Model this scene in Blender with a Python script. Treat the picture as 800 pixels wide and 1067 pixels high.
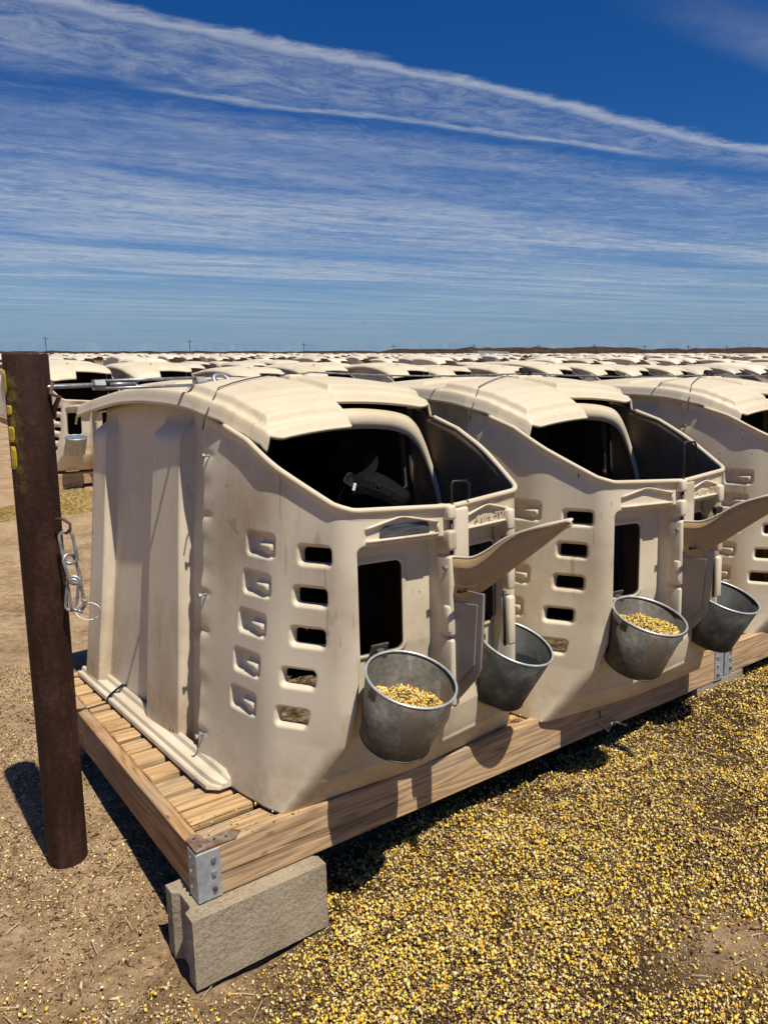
import bpy, bmesh, math, random
import numpy as np
from mathutils import Matrix, Vector
sc = bpy.context.scene
for o in list(bpy.data.objects): bpy.data.objects.remove(o)
COL = sc.collection
rad = math.radians

# ------------------------------------------------------------------ camera
CAMH = 1.59
cam = bpy.data.cameras.new('camera'); camo = bpy.data.objects.new('camera', cam); COL.objects.link(camo)
cam.sensor_fit = 'HORIZONTAL'; cam.sensor_width = 36.0; cam.lens = 36.0*774.12/800
cam.clip_start = 0.05; cam.clip_end = 3000
camo.location = (0, 0, CAMH); camo.rotation_euler = (rad(90)-0.211855, 0, 0)
sc.camera = camo

# ------------------------------------------------------------------ light
SUN_EL = rad(66)
SUN_DIR = Vector((0.625, -0.780, 0))            # horizontal direction towards the sun
sd3 = Vector((SUN_DIR.x*math.cos(SUN_EL), SUN_DIR.y*math.cos(SUN_EL), math.sin(SUN_EL))).normalized()
sun = bpy.data.lights.new('sun', 'SUN'); sun.energy = 5.0; sun.angle = rad(0.5); sun.color = (1.0, 0.945, 0.85)
suno = bpy.data.objects.new('sun', sun); COL.objects.link(suno)
suno.rotation_euler = (-sd3).to_track_quat('-Z', 'Y').to_euler(); suno.location = (8, -4, 12)

# ------------------------------------------------------------------ node helpers
class NT:
    def __init__(s, tree): s.t = tree; s.n = tree.nodes; s.l = tree.links
    def node(s, typ, **kw):
        n = s.n.new(typ)
        for k, v in kw.items(): setattr(n, k, v)
        return n
    def set(s, sock, v):
        if hasattr(v, 'is_linked') or isinstance(v, bpy.types.NodeSocket): s.l.new(v, sock)
        elif v is not None: sock.default_value = v
    def math(s, op, a, b=None, c=None, clamp=False):
        n = s.node('ShaderNodeMath', operation=op, use_clamp=clamp)
        s.set(n.inputs[0], a)
        if b is not None: s.set(n.inputs[1], b)
        if c is not None: s.set(n.inputs[2], c)
        return n.outputs[0]
    def ramp(s, f, stops, interp='LINEAR'):
        n = s.node('ShaderNodeValToRGB'); n.color_ramp.interpolation = interp
        e = n.color_ramp.elements
        while len(e) > 1: e.remove(e[0])
        e[0].position = stops[0][0]; e[0].color = col4(stops[0][1])
        for p, c in stops[1:]:
            q = e.new(p); q.color = col4(c)
        s.set(n.inputs[0], f); return n.outputs[0]
    def mix(s, f, a, b, mode='MIX'):
        n = s.node('ShaderNodeMix', data_type='RGBA', blend_type=mode)
        s.set(n.inputs[0], f); s.set(n.inputs[6], col4(a) if isinstance(a, tuple) else a); s.set(n.inputs[7], col4(b) if isinstance(b, tuple) else b)
        return n.outputs[2]
    def noise(s, vec, scale, detail=4, rough=0.55, dist=0.0, out=0):
        n = s.node('ShaderNodeTexNoise'); s.set(n.inputs['Vector'], vec)
        n.inputs['Scale'].default_value = scale; n.inputs['Detail'].default_value = detail
        n.inputs['Roughness'].default_value = rough; n.inputs['Distortion'].default_value = dist
        return n.outputs[out]
    def mapping(s, vec, scale=(1,1,1), loc=(0,0,0), rot=(0,0,0)):
        n = s.node('ShaderNodeMapping'); s.set(n.inputs[0], vec)
        n.inputs['Location'].default_value = loc; n.inputs['Rotation'].default_value = rot; n.inputs['Scale'].default_value = scale
        return n.outputs[0]
    def smooth(s, x, a, b):
        n = s.node('ShaderNodeMapRange', interpolation_type='SMOOTHSTEP'); s.set(n.inputs[0], x)
        n.inputs[1].default_value = a; n.inputs[2].default_value = b
        return n.outputs[0]
def col4(c):
    if isinstance(c, (int, float)): return (c, c, c, 1)
    return (*c[:3], 1)

# ------------------------------------------------------------------ world: sky with cirrus
W = bpy.data.worlds.new('World'); sc.world = W; W.use_nodes = True
w = NT(W.node_tree); w.n.clear()
sky = w.node('ShaderNodeTexSky', sky_type='NISHITA', sun_disc=False)
sky.sun_elevation = SUN_EL; sky.sun_rotation = math.atan2(SUN_DIR.x, SUN_DIR.y)
sky.air_density = 1.1; sky.dust_density = 0.2; sky.ozone_density = 3.0; sky.altitude = 900
tc = w.node('ShaderNodeTexCoord'); sp = w.node('ShaderNodeSeparateXYZ'); w.l.new(tc.outputs['Generated'], sp.inputs[0])
zz = w.math('MAXIMUM', sp.outputs[2], 0.012)
px = w.math('DIVIDE', sp.outputs[0], zz); py = w.math('DIVIDE', sp.outputs[1], zz)
TH = rad(24); ct, st_ = math.cos(TH), math.sin(TH)
aa = w.math('ADD', w.math('MULTIPLY', px, ct), w.math('MULTIPLY', py, st_))
bb = w.math('SUBTRACT', w.math('MULTIPLY', py, ct), w.math('MULTIPLY', px, st_))
cb = w.node('ShaderNodeCombineXYZ'); w.set(cb.inputs[0], aa); w.set(cb.inputs[1], bb)
P2 = cb.outputs[0]
n_s = w.noise(w.mapping(P2, (0.26, 1.15, 1)), 1.0, 7, 0.62, 1.0)
n_x = w.noise(w.mapping(P2, (0.35, 1.3, 1), (2.2, 4.4, 0), (0, 0, rad(13))), 1.0, 6, 0.6, 0.8)            # long streaks
n_s2 = w.noise(w.mapping(P2, (0.10, 0.55, 1), (3.1, 7.7, 0)), 1.0, 4, 0.55, 0.3)
n_f = w.noise(w.mapping(P2, (1.6, 6.0, 1), (1.3, 0, 0)), 1.0, 6, 0.7, 0.8)  # fine ripples
n_w = w.noise(w.mapping(P2, (3.5, 5.5, 1), (5, 2, 0)), 1.5, 6, 0.75, 0.8)
bw = w.math('ADD', bb, w.math('MULTIPLY', w.math('SUBTRACT', w.noise(w.mapping(P2, (0.8, 0.8, 1)), 1.0, 5, 0.6), 0.5), 0.42))
field = w.smooth(w.math('ADD', bw, w.math('MULTIPLY', w.math('SUBTRACT', n_w, 0.5), 0.35)), 3.22, 3.85)
streak = w.smooth(w.math('ADD', w.math('ADD', w.math('MULTIPLY', w.math('MAXIMUM', n_s, w.math('SUBTRACT', n_x, 0.03)), 0.52), w.math('MULTIPLY', n_f, 0.16)), w.math('MULTIPLY', n_w, 0.32)), 0.40, 0.66)
big = w.smooth(n_s2, 0.30, 0.62)
A1 = w.math('MULTIPLY', field, w.math('MULTIPLY', w.math('ADD', w.math('MULTIPLY', streak, 0.78), 0.16), w.math('ADD', w.math('MULTIPLY', big, 0.62), 0.40)))
# main contrail: soft ragged band b = 2.62 + .11 a
ctr = w.math('ADD', 2.565, w.math('MULTIPLY', aa, 0.105))
dd = w.math('SUBTRACT', bw, ctr)
wob = w.math('MULTIPLY', w.math('SUBTRACT', n_w, 0.5), 0.13)
c1 = w.math('SUBTRACT', 1.0, w.smooth(w.math('ABSOLUTE', w.math('ADD', dd, wob)), 0.0, 0.095))
c1 = w.math('MULTIPLY', c1, w.math('ADD', 0.25, w.math('MULTIPLY', n_w, 0.75)))
# veil below it and the second thin trail
veil = w.math('MULTIPLY', w.math('MULTIPLY', w.smooth(dd, -0.02, 0.10), w.math('SUBTRACT', 1.0, w.smooth(bw, 2.98, 3.40))), w.math('ADD', 0.08, w.math('MULTIPLY', w.smooth(w.math('ADD', w.math('MULTIPLY', n_w, 0.6), w.math('MULTIPLY', n_s, 0.4)), 0.36, 0.66), 0.45)))
d2 = w.math('SUBTRACT', bw, w.math('SUBTRACT', 3.27, w.math('MULTIPLY', aa, 0.03)))
c2 = w.math('MULTIPLY', w.math('SUBTRACT', 1.0, w.smooth(w.math('ABSOLUTE', w.math('ADD', d2, w.math('MULTIPLY', wob, 0.4))), 0.0, 0.07)), w.smooth(w.math('ADD', n_s, w.math('MULTIPLY', n_w, 0.3)), 0.45, 0.75))
c2 = w.math('MULTIPLY', c2, w.math('MULTIPLY', w.math('MULTIPLY', w.smooth(aa, 0.2, 0.8), w.smooth(aa, 3.3, 2.6)), 0.75))
d3 = w.math('SUBTRACT', bb, w.math('ADD', 1.55, w.math('MULTIPLY', aa, 0.18)))
c3 = w.math('MULTIPLY', w.math('MULTIPLY', w.math('SUBTRACT', 1.0, w.smooth(w.math('ABSOLUTE', d3), 0.0, 0.20)), w.smooth(aa, 1.4, 2.6)), w.math('MULTIPLY', n_w, 0.42))
al = w.math('MAXIMUM', w.math('MAXIMUM', A1, c1), w.math('MAXIMUM', w.math('MAXIMUM', veil, c2), c3))
fade = w.smooth(sp.outputs[2], 0.012, 0.10)
al = w.math('MULTIPLY', w.math('MULTIPLY', al, w.math('ADD', 0.35, w.math('MULTIPLY', fade, 0.65))), 0.86, clamp=True)
hs = w.node('ShaderNodeHueSaturation'); hs.inputs['Saturation'].default_value = 1.38; hs.inputs['Value'].default_value = 0.92
w.l.new(sky.outputs[0], hs.inputs['Color'])
skyc = w.mix(1.0, hs.outputs[0], (0.62, 0.96, 1.42), 'MULTIPLY')
lowc = w.math('SUBTRACT', 1.0, w.smooth(sp.outputs[2], -0.02, 0.16))
skyc = w.mix(w.math('MULTIPLY', lowc, 0.75), skyc, (3.1, 5.3, 9.0))
cmix = w.mix(al, skyc, (10.2, 11.0, 12.0))
bg = w.node('ShaderNodeBackground'); w.l.new(cmix, bg.inputs[0]); bg.inputs[1].default_value = 0.050
wo = w.node('ShaderNodeOutputWorld'); w.l.new(bg.outputs[0], wo.inputs[0])

vs = sc.view_settings; vs.view_transform = 'Standard'; vs.look = 'None'; vs.gamma = 1.0; vs.exposure = 0.08
try: vs.use_curve_mapping = False
except Exception: pass

# ------------------------------------------------------------------ materials
def mat(name, f, rough=0.6, metal=0.0, spec=0.5):
    m = bpy.data.materials.new(name); m.use_nodes = True; t = NT(m.node_tree)
    b = t.n['Principled BSDF']; b.inputs['Roughness'].default_value = rough; b.inputs['Metallic'].default_value = metal
    b.inputs['Specular IOR Level'].default_value = spec
    tcn = t.node('ShaderNodeTexCoord')
    f(t, b, tcn.outputs['Object']); return m
def bump(t, b, h, strength=0.3, dist=0.01):
    n = t.node('ShaderNodeBump'); n.inputs['Strength'].default_value = strength; n.inputs['Distance'].default_value = dist
    t.set(n.inputs['Height'], h); t.l.new(n.outputs[0], b.inputs['Normal'])

def plastic(base, dirt, amount, seed, rough=0.42):
    def f(t, b, v):
        oi = t.node('ShaderNodeObjectInfo')
        va = t.node('ShaderNodeVectorMath', operation='ADD'); t.l.new(v, va.inputs[0])
        cbn = t.node('ShaderNodeCombineXYZ'); t.set(cbn.inputs[0], t.math('MULTIPLY', oi.outputs['Random'], 7.0)); t.l.new(cbn.outputs[0], va.inputs[1])
        v = va.outputs[0]
        big = t.noise(t.mapping(v, (1, 1, 1), (seed, 0, 0)), 2.2, 5, 0.6)
        streak = t.noise(t.mapping(v, (9, 9, 1.1), (0, seed, 0)), 1.6, 5, 0.65)
        fine = t.noise(v, 38, 5, 0.7)
        speck = t.noise(t.mapping(v, (1, 1, 0.45)), 24, 3, 0.5)
        sz = t.node('ShaderNodeSeparateXYZ'); t.l.new(v, sz.inputs[0])
        low = t.smooth(sz.outputs[2], 0.35, 0.02)
        m1 = t.math('MULTIPLY', t.smooth(big, 0.47, 0.74), t.math('ADD', 0.35, t.math('MULTIPLY', streak, 0.9)))
        m2 = t.smooth(streak, 0.56, 0.76)
        m3 = t.math('MULTIPLY', low, t.smooth(t.math('ADD', big, t.math('MULTIPLY', fine, 0.3)), 0.45, 0.85))
        mm = t.math('MAXIMUM', t.math('MAXIMUM', t.math('MULTIPLY', m1, 0.8), t.math('MULTIPLY', m2, 0.55)), m3)
        mm = t.math('MULTIPLY', mm, amount, clamp=True)
        c = t.mix(mm, base, dirt)
        c = t.mix(t.math('MULTIPLY', t.smooth(speck, 0.735, 0.77), min(1, amount)), c, tuple(x*0.25 for x in dirt))
        c = t.mix(t.math('MULTIPLY', t.math('SUBTRACT', fine, 0.5), 0.35), c, (0.9, 0.85, 0.7), 'OVERLAY')
        # scuffs: thin scratches in two directions, and mud spatter
        for (ra, sc_, sd_) in ((0.5, (3, 60, 3), 1.7), (-0.9, (50, 3, 8), 4.1)):
            scr = t.noise(t.mapping(v, sc_, (sd_, seed, 0), (ra, ra*.5, 0)), 1.0, 3, 0.5)
            c = t.mix(t.math('MULTIPLY', t.math('MULTIPLY', t.smooth(scr, 0.66, 0.70), t.smooth(big, 0.42, 0.62)), 0.45*min(1, amount)), c, tuple(x*0.7 for x in dirt))
        spat = t.noise(t.mapping(v, (1, 1, 0.8), (seed, 5, 0)), 62, 2, 0.5)
        c = t.mix(t.math('MULTIPLY', t.math('MULTIPLY', t.smooth(spat, 0.68, 0.73), t.smooth(t.noise(v, 2.6, 3, 0.5), 0.53, 0.66)), 0.7*min(1, amount)), c, tuple(x*0.45 for x in dirt))
        t.set(b.inputs['Base Color'], c)
        t.set(b.inputs['Roughness'], t.math('ADD', rough, t.math('MULTIPLY', fine, 0.25)))
        bump(t, b, t.math('ADD', t.math('MULTIPLY', fine, 0.25), t.math('MULTIPLY', big, 1.0)), 0.25, 0.006)
    return f
M_SHELL = mat('tan_plastic', plastic((0.70, 0.60, 0.435), (0.36, 0.24, 0.12), 0.90, 3.0), spec=0.35)
M_ROOF = mat('tan_roof_plastic', plastic((0.66, 0.56, 0.39), (0.50, 0.37, 0.20), 0.6, 9.0, 0.36), spec=0.4)
M_FLAP = mat('bounce_brown_plastic', plastic((0.50, 0.34, 0.17), (0.30, 0.17, 0.07), 0.8, 5.0), spec=0.35)  # tan flap plastic, its shade and bounced light browned into the base
M_GREY = mat('grey_plastic', plastic((0.38, 0.32, 0.26), (0.24, 0.18, 0.12), 0.7, 15.0), spec=0.35)
M_INNER = mat('shade_dark_inside_plastic', plastic((0.06, 0.047, 0.034), (0.025, 0.019, 0.013), 0.9, 21.0, 0.6), spec=0.15)  # base darkened so the inside reads as deep shade, stains over it
M_INNER2 = mat('half_shade_inside_plastic', plastic((0.20, 0.15, 0.095), (0.08, 0.055, 0.035), 0.9, 25.0, 0.75), spec=0.03)  # lighter copy for the front shell, inside shade put into the base
M_TRAY = mat('pale_plastic', plastic((0.70, 0.61, 0.45), (0.42, 0.32, 0.20), 0.5, 33.0), spec=0.4)
def far_plastic(t, b, v):
    oi = t.node('ShaderNodeObjectInfo')
    t.set(b.inputs['Base Color'], t.mix(oi.outputs['Random'], (0.55, 0.475, 0.345), (0.74, 0.655, 0.49)))
M_FAR = mat('tan_plastic_far', far_plastic, 0.5)
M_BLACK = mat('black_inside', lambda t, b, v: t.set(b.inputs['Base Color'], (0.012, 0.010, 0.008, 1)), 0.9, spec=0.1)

def wood(tone, seed, axis):
    def f(t, b, v):
        oi = t.node('ShaderNodeObjectInfo')
        va = t.node('ShaderNodeVectorMath', operation='ADD'); t.l.new(v, va.inputs[0])
        cbn = t.node('ShaderNodeCombineXYZ'); t.set(cbn.inputs[0], t.math('MULTIPLY', oi.outputs['Random'], 9.0)); t.set(cbn.inputs[1], t.math('MULTIPLY', oi.outputs['Random'], 5.0)); t.l.new(cbn.outputs[0], va.inputs[1])
        v = va.outputs[0]
        sc3 = (1.0, 12.0, 12.0) if axis == 'x' else (12.0, 1.0, 12.0)
        wv = t.mapping(v, sc3, (seed, seed*2, 0))
        dist = t.noise(wv, 0.9, 3, 0.5)
        rings = t.math('SINE', t.math('MULTIPLY', t.math('ADD', dist, t.math('MULTIPLY', t.noise(wv, 0.35, 2, 0.5), 1.5)), 64.0))
        grain = t.noise(t.mapping(v, tuple(q*5 if q > 1 else 2.5 for q in sc3)), 2.0, 5, 0.7)
        blot = t.noise(v, 5.0, 5, 0.65)
        c = t.ramp(t.math('ADD', t.math('MULTIPLY', rings, 0.15), t.math('MULTIPLY', grain, 0.95)), [(0.15, tuple(x*0.42 for x in tone)), (0.45, tuple(x*0.85 for x in tone)), (0.8, tuple(min(1, x*1.18) for x in tone))])
        c = t.mix(t.math('MULTIPLY', t.smooth(blot, 0.52, 0.74), 0.65), c, (tone[0]*0.5, tone[1]*0.42, tone[2]*0.34))
        kn = t.noise(t.mapping(v, (6, 14, 14) if axis == 'x' else (14, 6, 14), (seed*3, 1, 4)), 1.1, 1, 0.4)
        c = t.mix(t.smooth(kn, 0.73, 0.77), c, (0.10, 0.05, 0.025))
        t.set(b.inputs['Base Color'], c)
        crk = t.noise(t.mapping(v, (1.2, 90, 40) if axis == 'x' else (90, 1.2, 40), (seed, 0, 2)), 1.0, 3, 0.5)
        c2_ = t.mix(t.math('MULTIPLY', t.smooth(crk, 0.62, 0.70), 0.25 if seed == 8.0 else 0.40), c, tuple(x*0.16 for x in tone))
        gry = t.noise(t.mapping(v, (2, 8, 8) if axis == 'x' else (8, 2, 8), (seed, 9, 0)), 1.0, 4, 0.6)
        c2_ = t.mix(t.math('MULTIPLY', t.smooth(gry, 0.50, 0.70), 0.55), c2_, (0.33, 0.27, 0.20))
        t.set(b.inputs['Base Color'], c2_)
        bump(t, b, t.math('SUBTRACT', t.math('ADD', grain, t.math('MULTIPLY', rings, 0.12)), t.smooth(crk, 0.62, 0.70)), 0.6, 0.004)
    return f
M_WOODX = mat('weathered_pine_lengthways', wood((0.54, 0.355, 0.19), 2.0, 'x'), 0.8, spec=0.2)
M_WOODY = mat('weathered_pine_crossways', wood((0.50, 0.29, 0.135), 5.0, 'y'), 0.8, spec=0.2)
M_SLAT = mat('orange_slat_pine', wood((0.60, 0.385, 0.185), 8.0, 'x'), 0.78, spec=0.2)

def galv(t, b, v):
    vo = t.node('ShaderNodeTexVoronoi'); t.l.new(v, vo.inputs['Vector']); vo.inputs['Scale'].default_value = 60
    n1 = t.noise(v, 9, 6, 0.65); n2 = t.noise(v, 45, 4, 0.6)
    c = t.ramp(t.math('ADD', t.math('MULTIPLY', n1, 0.8), t.math('MULTIPLY', vo.outputs['Distance'], 0.12)), [(0.30, (0.050, 0.044, 0.034)), (0.48, (0.125, 0.112, 0.088)), (0.60, (0.20, 0.185, 0.155)), (0.75, (0.30, 0.285, 0.25))])
    c = t.mix(t.math('MULTIPLY', t.smooth(t.noise(t.mapping(v, (1, 1, .6), (3, 3, 3)), 14, 5, 0.7), 0.50, 0.60), 0.75), c, (0.105, 0.072, 0.042))
    c = t.mix(t.smooth(n2, 0.66, 0.72), c, (0.10, 0.07, 0.045))
    t.set(b.inputs['Base Color'], c); t.set(b.inputs['Metallic'], t.math('SUBTRACT', 0.40, t.math('MULTIPLY', t.smooth(n1, 0.5, 0.7), 0.35)))
    t.set(b.inputs['Roughness'], t.math('ADD', 0.48, t.math('MULTIPLY', n2, 0.4))); bump(t, b, n1, 0.15, 0.004)
M_GALV = mat('galvanised_steel', galv, 0.5)
def bracketf(t, b, v):
    n1 = t.noise(v, 30, 5, 0.65)
    c = t.ramp(n1, [(0.3, (0.30, 0.33, 0.34)), (0.7, (0.55, 0.58, 0.59))])
    r = t.noise(v, 14, 4, 0.6)
    c = t.mix(t.smooth(r, 0.60, 0.72), c, (0.22, 0.12, 0.06))
    t.set(b.inputs['Base Color'], c)
M_GALVD = mat('dark_galvanised_steel', lambda t, b, v: t.set(b.inputs['Base Color'], t.ramp(t.noise(v, 12, 5, 0.65), [(0.3, (0.010, 0.011, 0.011)), (0.5, (0.030, 0.030, 0.026)), (0.72, (0.09, 0.082, 0.066))])), 0.6, 0.0, 0.3)  # darker steel for the water buckets, inside and out
M_BRACK = mat('zinc_plate', bracketf, 0.5, 0.5)
M_RUSTPL = mat('rusted_zinc_plate', lambda t, b, v: t.set(b.inputs['Base Color'], t.ramp(t.noise(v, 26, 5, 0.65), [(0.35, (0.34, 0.33, 0.31)), (0.52, (0.24, 0.14, 0.08)), (0.7, (0.14, 0.07, 0.04))])), 0.6, 0.3)
M_STEEL = mat('bright_steel', lambda t, b, v: t.set(b.inputs['Base Color'], t.ramp(t.noise(v, 40, 4), [(0.3, (0.20, 0.20, 0.205)), (0.7, (0.48, 0.485, 0.48))])), 0.45, 0.6)
M_WROPE = mat('grey_wire_rope', lambda t, b, v: t.set(b.inputs['Base Color'], t.ramp(t.noise(v, 60, 3), [(0.3, (0.10, 0.10, 0.105)), (0.7, (0.30, 0.30, 0.30))])), 0.55, 0.5)
M_RIM = mat('worn_bright_rim', lambda t, b, v: t.set(b.inputs['Base Color'], t.ramp(t.noise(v, 30, 3), [(0.3, (0.45, 0.47, 0.48)), (0.7, (0.72, 0.74, 0.75))])), 0.4, 0.55)
M_DARKM = mat('black_steel', lambda t, b, v: t.set(b.inputs['Base Color'], (0.02, 0.018, 0.016, 1)), 0.5, 0.2)
M_RUST = mat('rusty_rod', lambda t, b, v: t.set(b.inputs['Base Color'], t.ramp(t.noise(v, 40, 3), [(0.3, (0.06, 0.03, 0.02)), (0.7, (0.16, 0.08, 0.05))])), 0.7, 0.2)
M_CABLE = mat('white_coated_cable', lambda t, b, v: t.set(b.inputs['Base Color'], (0.72, 0.72, 0.70, 1)), 0.4)
M_WIRE = mat('dark_wire', lambda t, b, v: t.set(b.inputs['Base Color'], (0.05, 0.05, 0.055, 1)), 0.5, 0.3)
def labelf(t, b, v):
    n = t.noise(t.mapping(v, (2, 2, 26)), 5, 5, 0.7)
    t.set(b.inputs['Base Color'], t.ramp(n, [(0.4, (0.03, 0.032, 0.034)), (0.62, (0.09, 0.095, 0.10)), (0.8, (0.20, 0.20, 0.20))]))
M_LABEL = mat('worn_black_sticker', labelf, 0.5)
def postf(t, b, v):
    n1 = t.noise(t.mapping(v, (1, 1, 0.35)), 16, 6, 0.7); n2 = t.noise(v, 70, 4, 0.7); n3 = t.noise(t.mapping(v, (5, 5, 0.8)), 1.4, 4, 0.6)
    c = t.ramp(t.math('ADD', t.math('MULTIPLY', n1, 0.6), t.math('MULTIPLY', n2, 0.4)), [(0.3, (0.010, 0.005, 0.0035)), (0.5, (0.036, 0.015, 0.009)), (0.72, (0.095, 0.042, 0.025))])
    c = t.mix(t.math('MULTIPLY', t.smooth(n3, 0.58, 0.75), 0.4), c, (0.12, 0.085, 0.06))
    s = t.node('ShaderNodeSeparateXYZ'); t.l.new(v, s.inputs[0])
    # yellow spray paint: oversprayed dots down the upper part of one side
    ang = t.math('ARCTAN2', s.outputs[1], s.outputs[0])
    da = t.math('ABSOLUTE', t.math('SUBTRACT', ang, rad(-90)))
    # overspray strip centred on angle, broken in z
    zz_ = s.outputs[2]
    band = t.math('MULTIPLY', t.smooth(da, 0.48, 0.05), t.math('MULTIPLY', t.smooth(zz_, 1.20, 1.235), t.smooth(zz_, 1.56, 1.50)))
    pat = t.math('MULTIPLY', band, t.math('ADD', 0.25, t.math('MULTIPLY', t.smooth(t.noise(t.mapping(v, (0, 0, 1)), 26, 2, 0.5), 0.38, 0.62), 0.65)))
    c = t.mix(t.math('MULTIPLY', pat, t.math('MULTIPLY', t.smooth(n2, 0.30, 0.75), 0.45)), c, (0.36, 0.33, 0.03))
    t.set(b.inputs['Base Color'], c); bump(t, b, t.math('ADD', n1, n2), 0.5, 0.003)
M_POST = mat('rusty_steel_pipe', postf, 0.75, 0.0, 0.2)
M_YELLOW = mat('yellow_paint', lambda t, b, v: t.set(b.inputs['Base Color'], t.ramp(t.noise(v, 40, 3), [(0.35, (0.42, 0.27, 0.012)), (0.6, (0.68, 0.47, 0.02))])), 0.5)
def concf(t, b, v):
    n1 = t.noise(v, 90, 5, 0.75); n2 = t.noise(v, 6, 4, 0.6)
    c = t.ramp(t.math('ADD', t.math('MULTIPLY', n1, 0.6), t.math('MULTIPLY', n2, 0.4)), [(0.30, (0.15, 0.115, 0.078)), (0.5, (0.38, 0.305, 0.205)), (0.75, (0.54, 0.46, 0.34))])
    t.set(b.inputs['Base Color'], c); bump(t, b, n1, 0.9, 0.006)
M_CONC = mat('grey_brown_concrete', concf, 0.9, spec=0.15)
def calff(t, b, v):
    n = t.noise(t.mapping(v, (1, 1, 1)), 90, 4, 0.7)
    t.set(b.inputs['Base Color'], t.ramp(n, [(0.35, (0.003, 0.0028, 0.0028)), (0.7, (0.012, 0.011, 0.011))])); bump(t, b, n, 0.7, 0.005)
M_CALF = mat('black_calf_hair', calff, 0.7, spec=0.08)
M_EARB = mat('dark_brown_ear_hair', lambda t, b, v: t.set(b.inputs['Base Color'], t.ramp(t.noise(v, 60, 3), [(0.3, (0.012, 0.010, 0.009)), (0.7, (0.035, 0.027, 0.024))])), 0.8, spec=0.1)
M_PINK = mat('inner_ear', lambda t, b, v: t.set(b.inputs['Base Color'], (0.030, 0.018, 0.016, 1)), 0.6)
M_TAG = mat('white_ear_tag', lambda t, b, v: t.set(b.inputs['Base Color'], (0.8, 0.8, 0.78, 1)), 0.4)
M_EYE = mat('wet_eye', lambda t, b, v: t.set(b.inputs['Base Color'], (0.01, 0.008, 0.006, 1)), 0.08)
def attrcol(t, b, v):
    a = t.node('ShaderNodeAttribute', attribute_name='kcol'); n = t.noise(v, 300, 2)
    t.set(b.inputs['Base Color'], t.mix(t.math('MULTIPLY', n, 0.3), a.outputs['Color'], (0.25, 0.15, 0.06)))
M_GRAIN = mat('corn_and_bran', attrcol, 0.6, spec=0.3)
def pilef(t, b, v):
    n = t.noise(v, 34, 4, 0.8); n2 = t.noise(v, 3, 3, 0.6)
    c = t.ramp(t.math('ADD', t.math('MULTIPLY', n, 0.8), t.math('MULTIPLY', n2, 0.2)), [(0.36, (0.09, 0.055, 0.025)), (0.48, (0.36, 0.24, 0.08)), (0.6, (0.66, 0.47, 0.14))])
    t.set(b.inputs['Base Color'], c); bump(t, b, n, 1.0, 0.05)
M_PILE = mat('piled_feed', pilef, 0.8, spec=0.15)
def groundf(t, b, v):
    gm = t.node('ShaderNodeAttribute', attribute_name='feedmask'); fm = gm.outputs['Fac']
    n0 = t.noise(v, 0.35, 5, 0.6); n1 = t.noise(v, 3.0, 6, 0.65); n2 = t.noise(v, 22, 6, 0.75); n3 = t.noise(v, 110, 5, 0.8)
    mixn = t.math('ADD', t.math('MULTIPLY', n1, 0.35), t.math('ADD', t.math('MULTIPLY', n2, 0.4), t.math('MULTIPLY', n3, 0.3)))
    dirt = t.ramp(mixn, [(0.38, (0.085, 0.046, 0.020)), (0.48, (0.28, 0.175, 0.088)), (0.58, (0.50, 0.35, 0.20)), (0.70, (0.64, 0.47, 0.29))])
    dirt = t.mix(t.math('MULTIPLY', t.smooth(n0, 0.42, 0.62), 0.4), dirt, (0.50, 0.355, 0.205))
    mulch = t.ramp(mixn, [(0.38, (0.018, 0.010, 0.005)), (0.50, (0.060, 0.034, 0.015)), (0.60, (0.14, 0.085, 0.038)), (0.7, (0.26, 0.17, 0.08))])
    t.set(b.inputs['Base Color'], t.mix(fm, dirt, mulch))
    bump(t, b, t.math('ADD', t.math('MULTIPLY', n3, 0.45), t.math('ADD', n2, t.math('MULTIPLY', n1, 0.8))), 0.9, 0.02)
M_GROUND = mat('dry_dirt', groundf, 0.95, spec=0.1)
def bermf(t, b, v):
    n = t.noise(v, 0.5, 5, 0.7)
    t.set(b.inputs['Base Color'], t.ramp(n, [(0.35, (0.025, 0.016, 0.010)), (0.6, (0.065, 0.042, 0.027)), (0.75, (0.13, 0.09, 0.06))]))
M_BERM = mat('dark_earth', bermf, 0.95, spec=0.1)
M_WHITE = mat('pale_painted_wall', lambda t, b, v: t.set(b.inputs['Base Color'], (0.62, 0.64, 0.66, 1)), 0.6)
M_ROOFM = mat('grey_metal_roof', lambda t, b, v: t.set(b.inputs['Base Color'], (0.30, 0.32, 0.34, 1)), 0.5)
M_POLE = mat('dark_pole_wood', lambda t, b, v: t.set(b.inputs['Base Color'], (0.07, 0.06, 0.05, 1)), 0.8)
M_BIRD = mat('black_feathers', lambda t, b, v: t.set(b.inputs['Base Color'], (0.01, 0.01, 0.012, 1)), 0.7)
M_WATER = mat('dark_water', lambda t, b, v: t.set(b.inputs['Base Color'], (0.012, 0.016, 0.018, 1)), 0.05)

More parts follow.
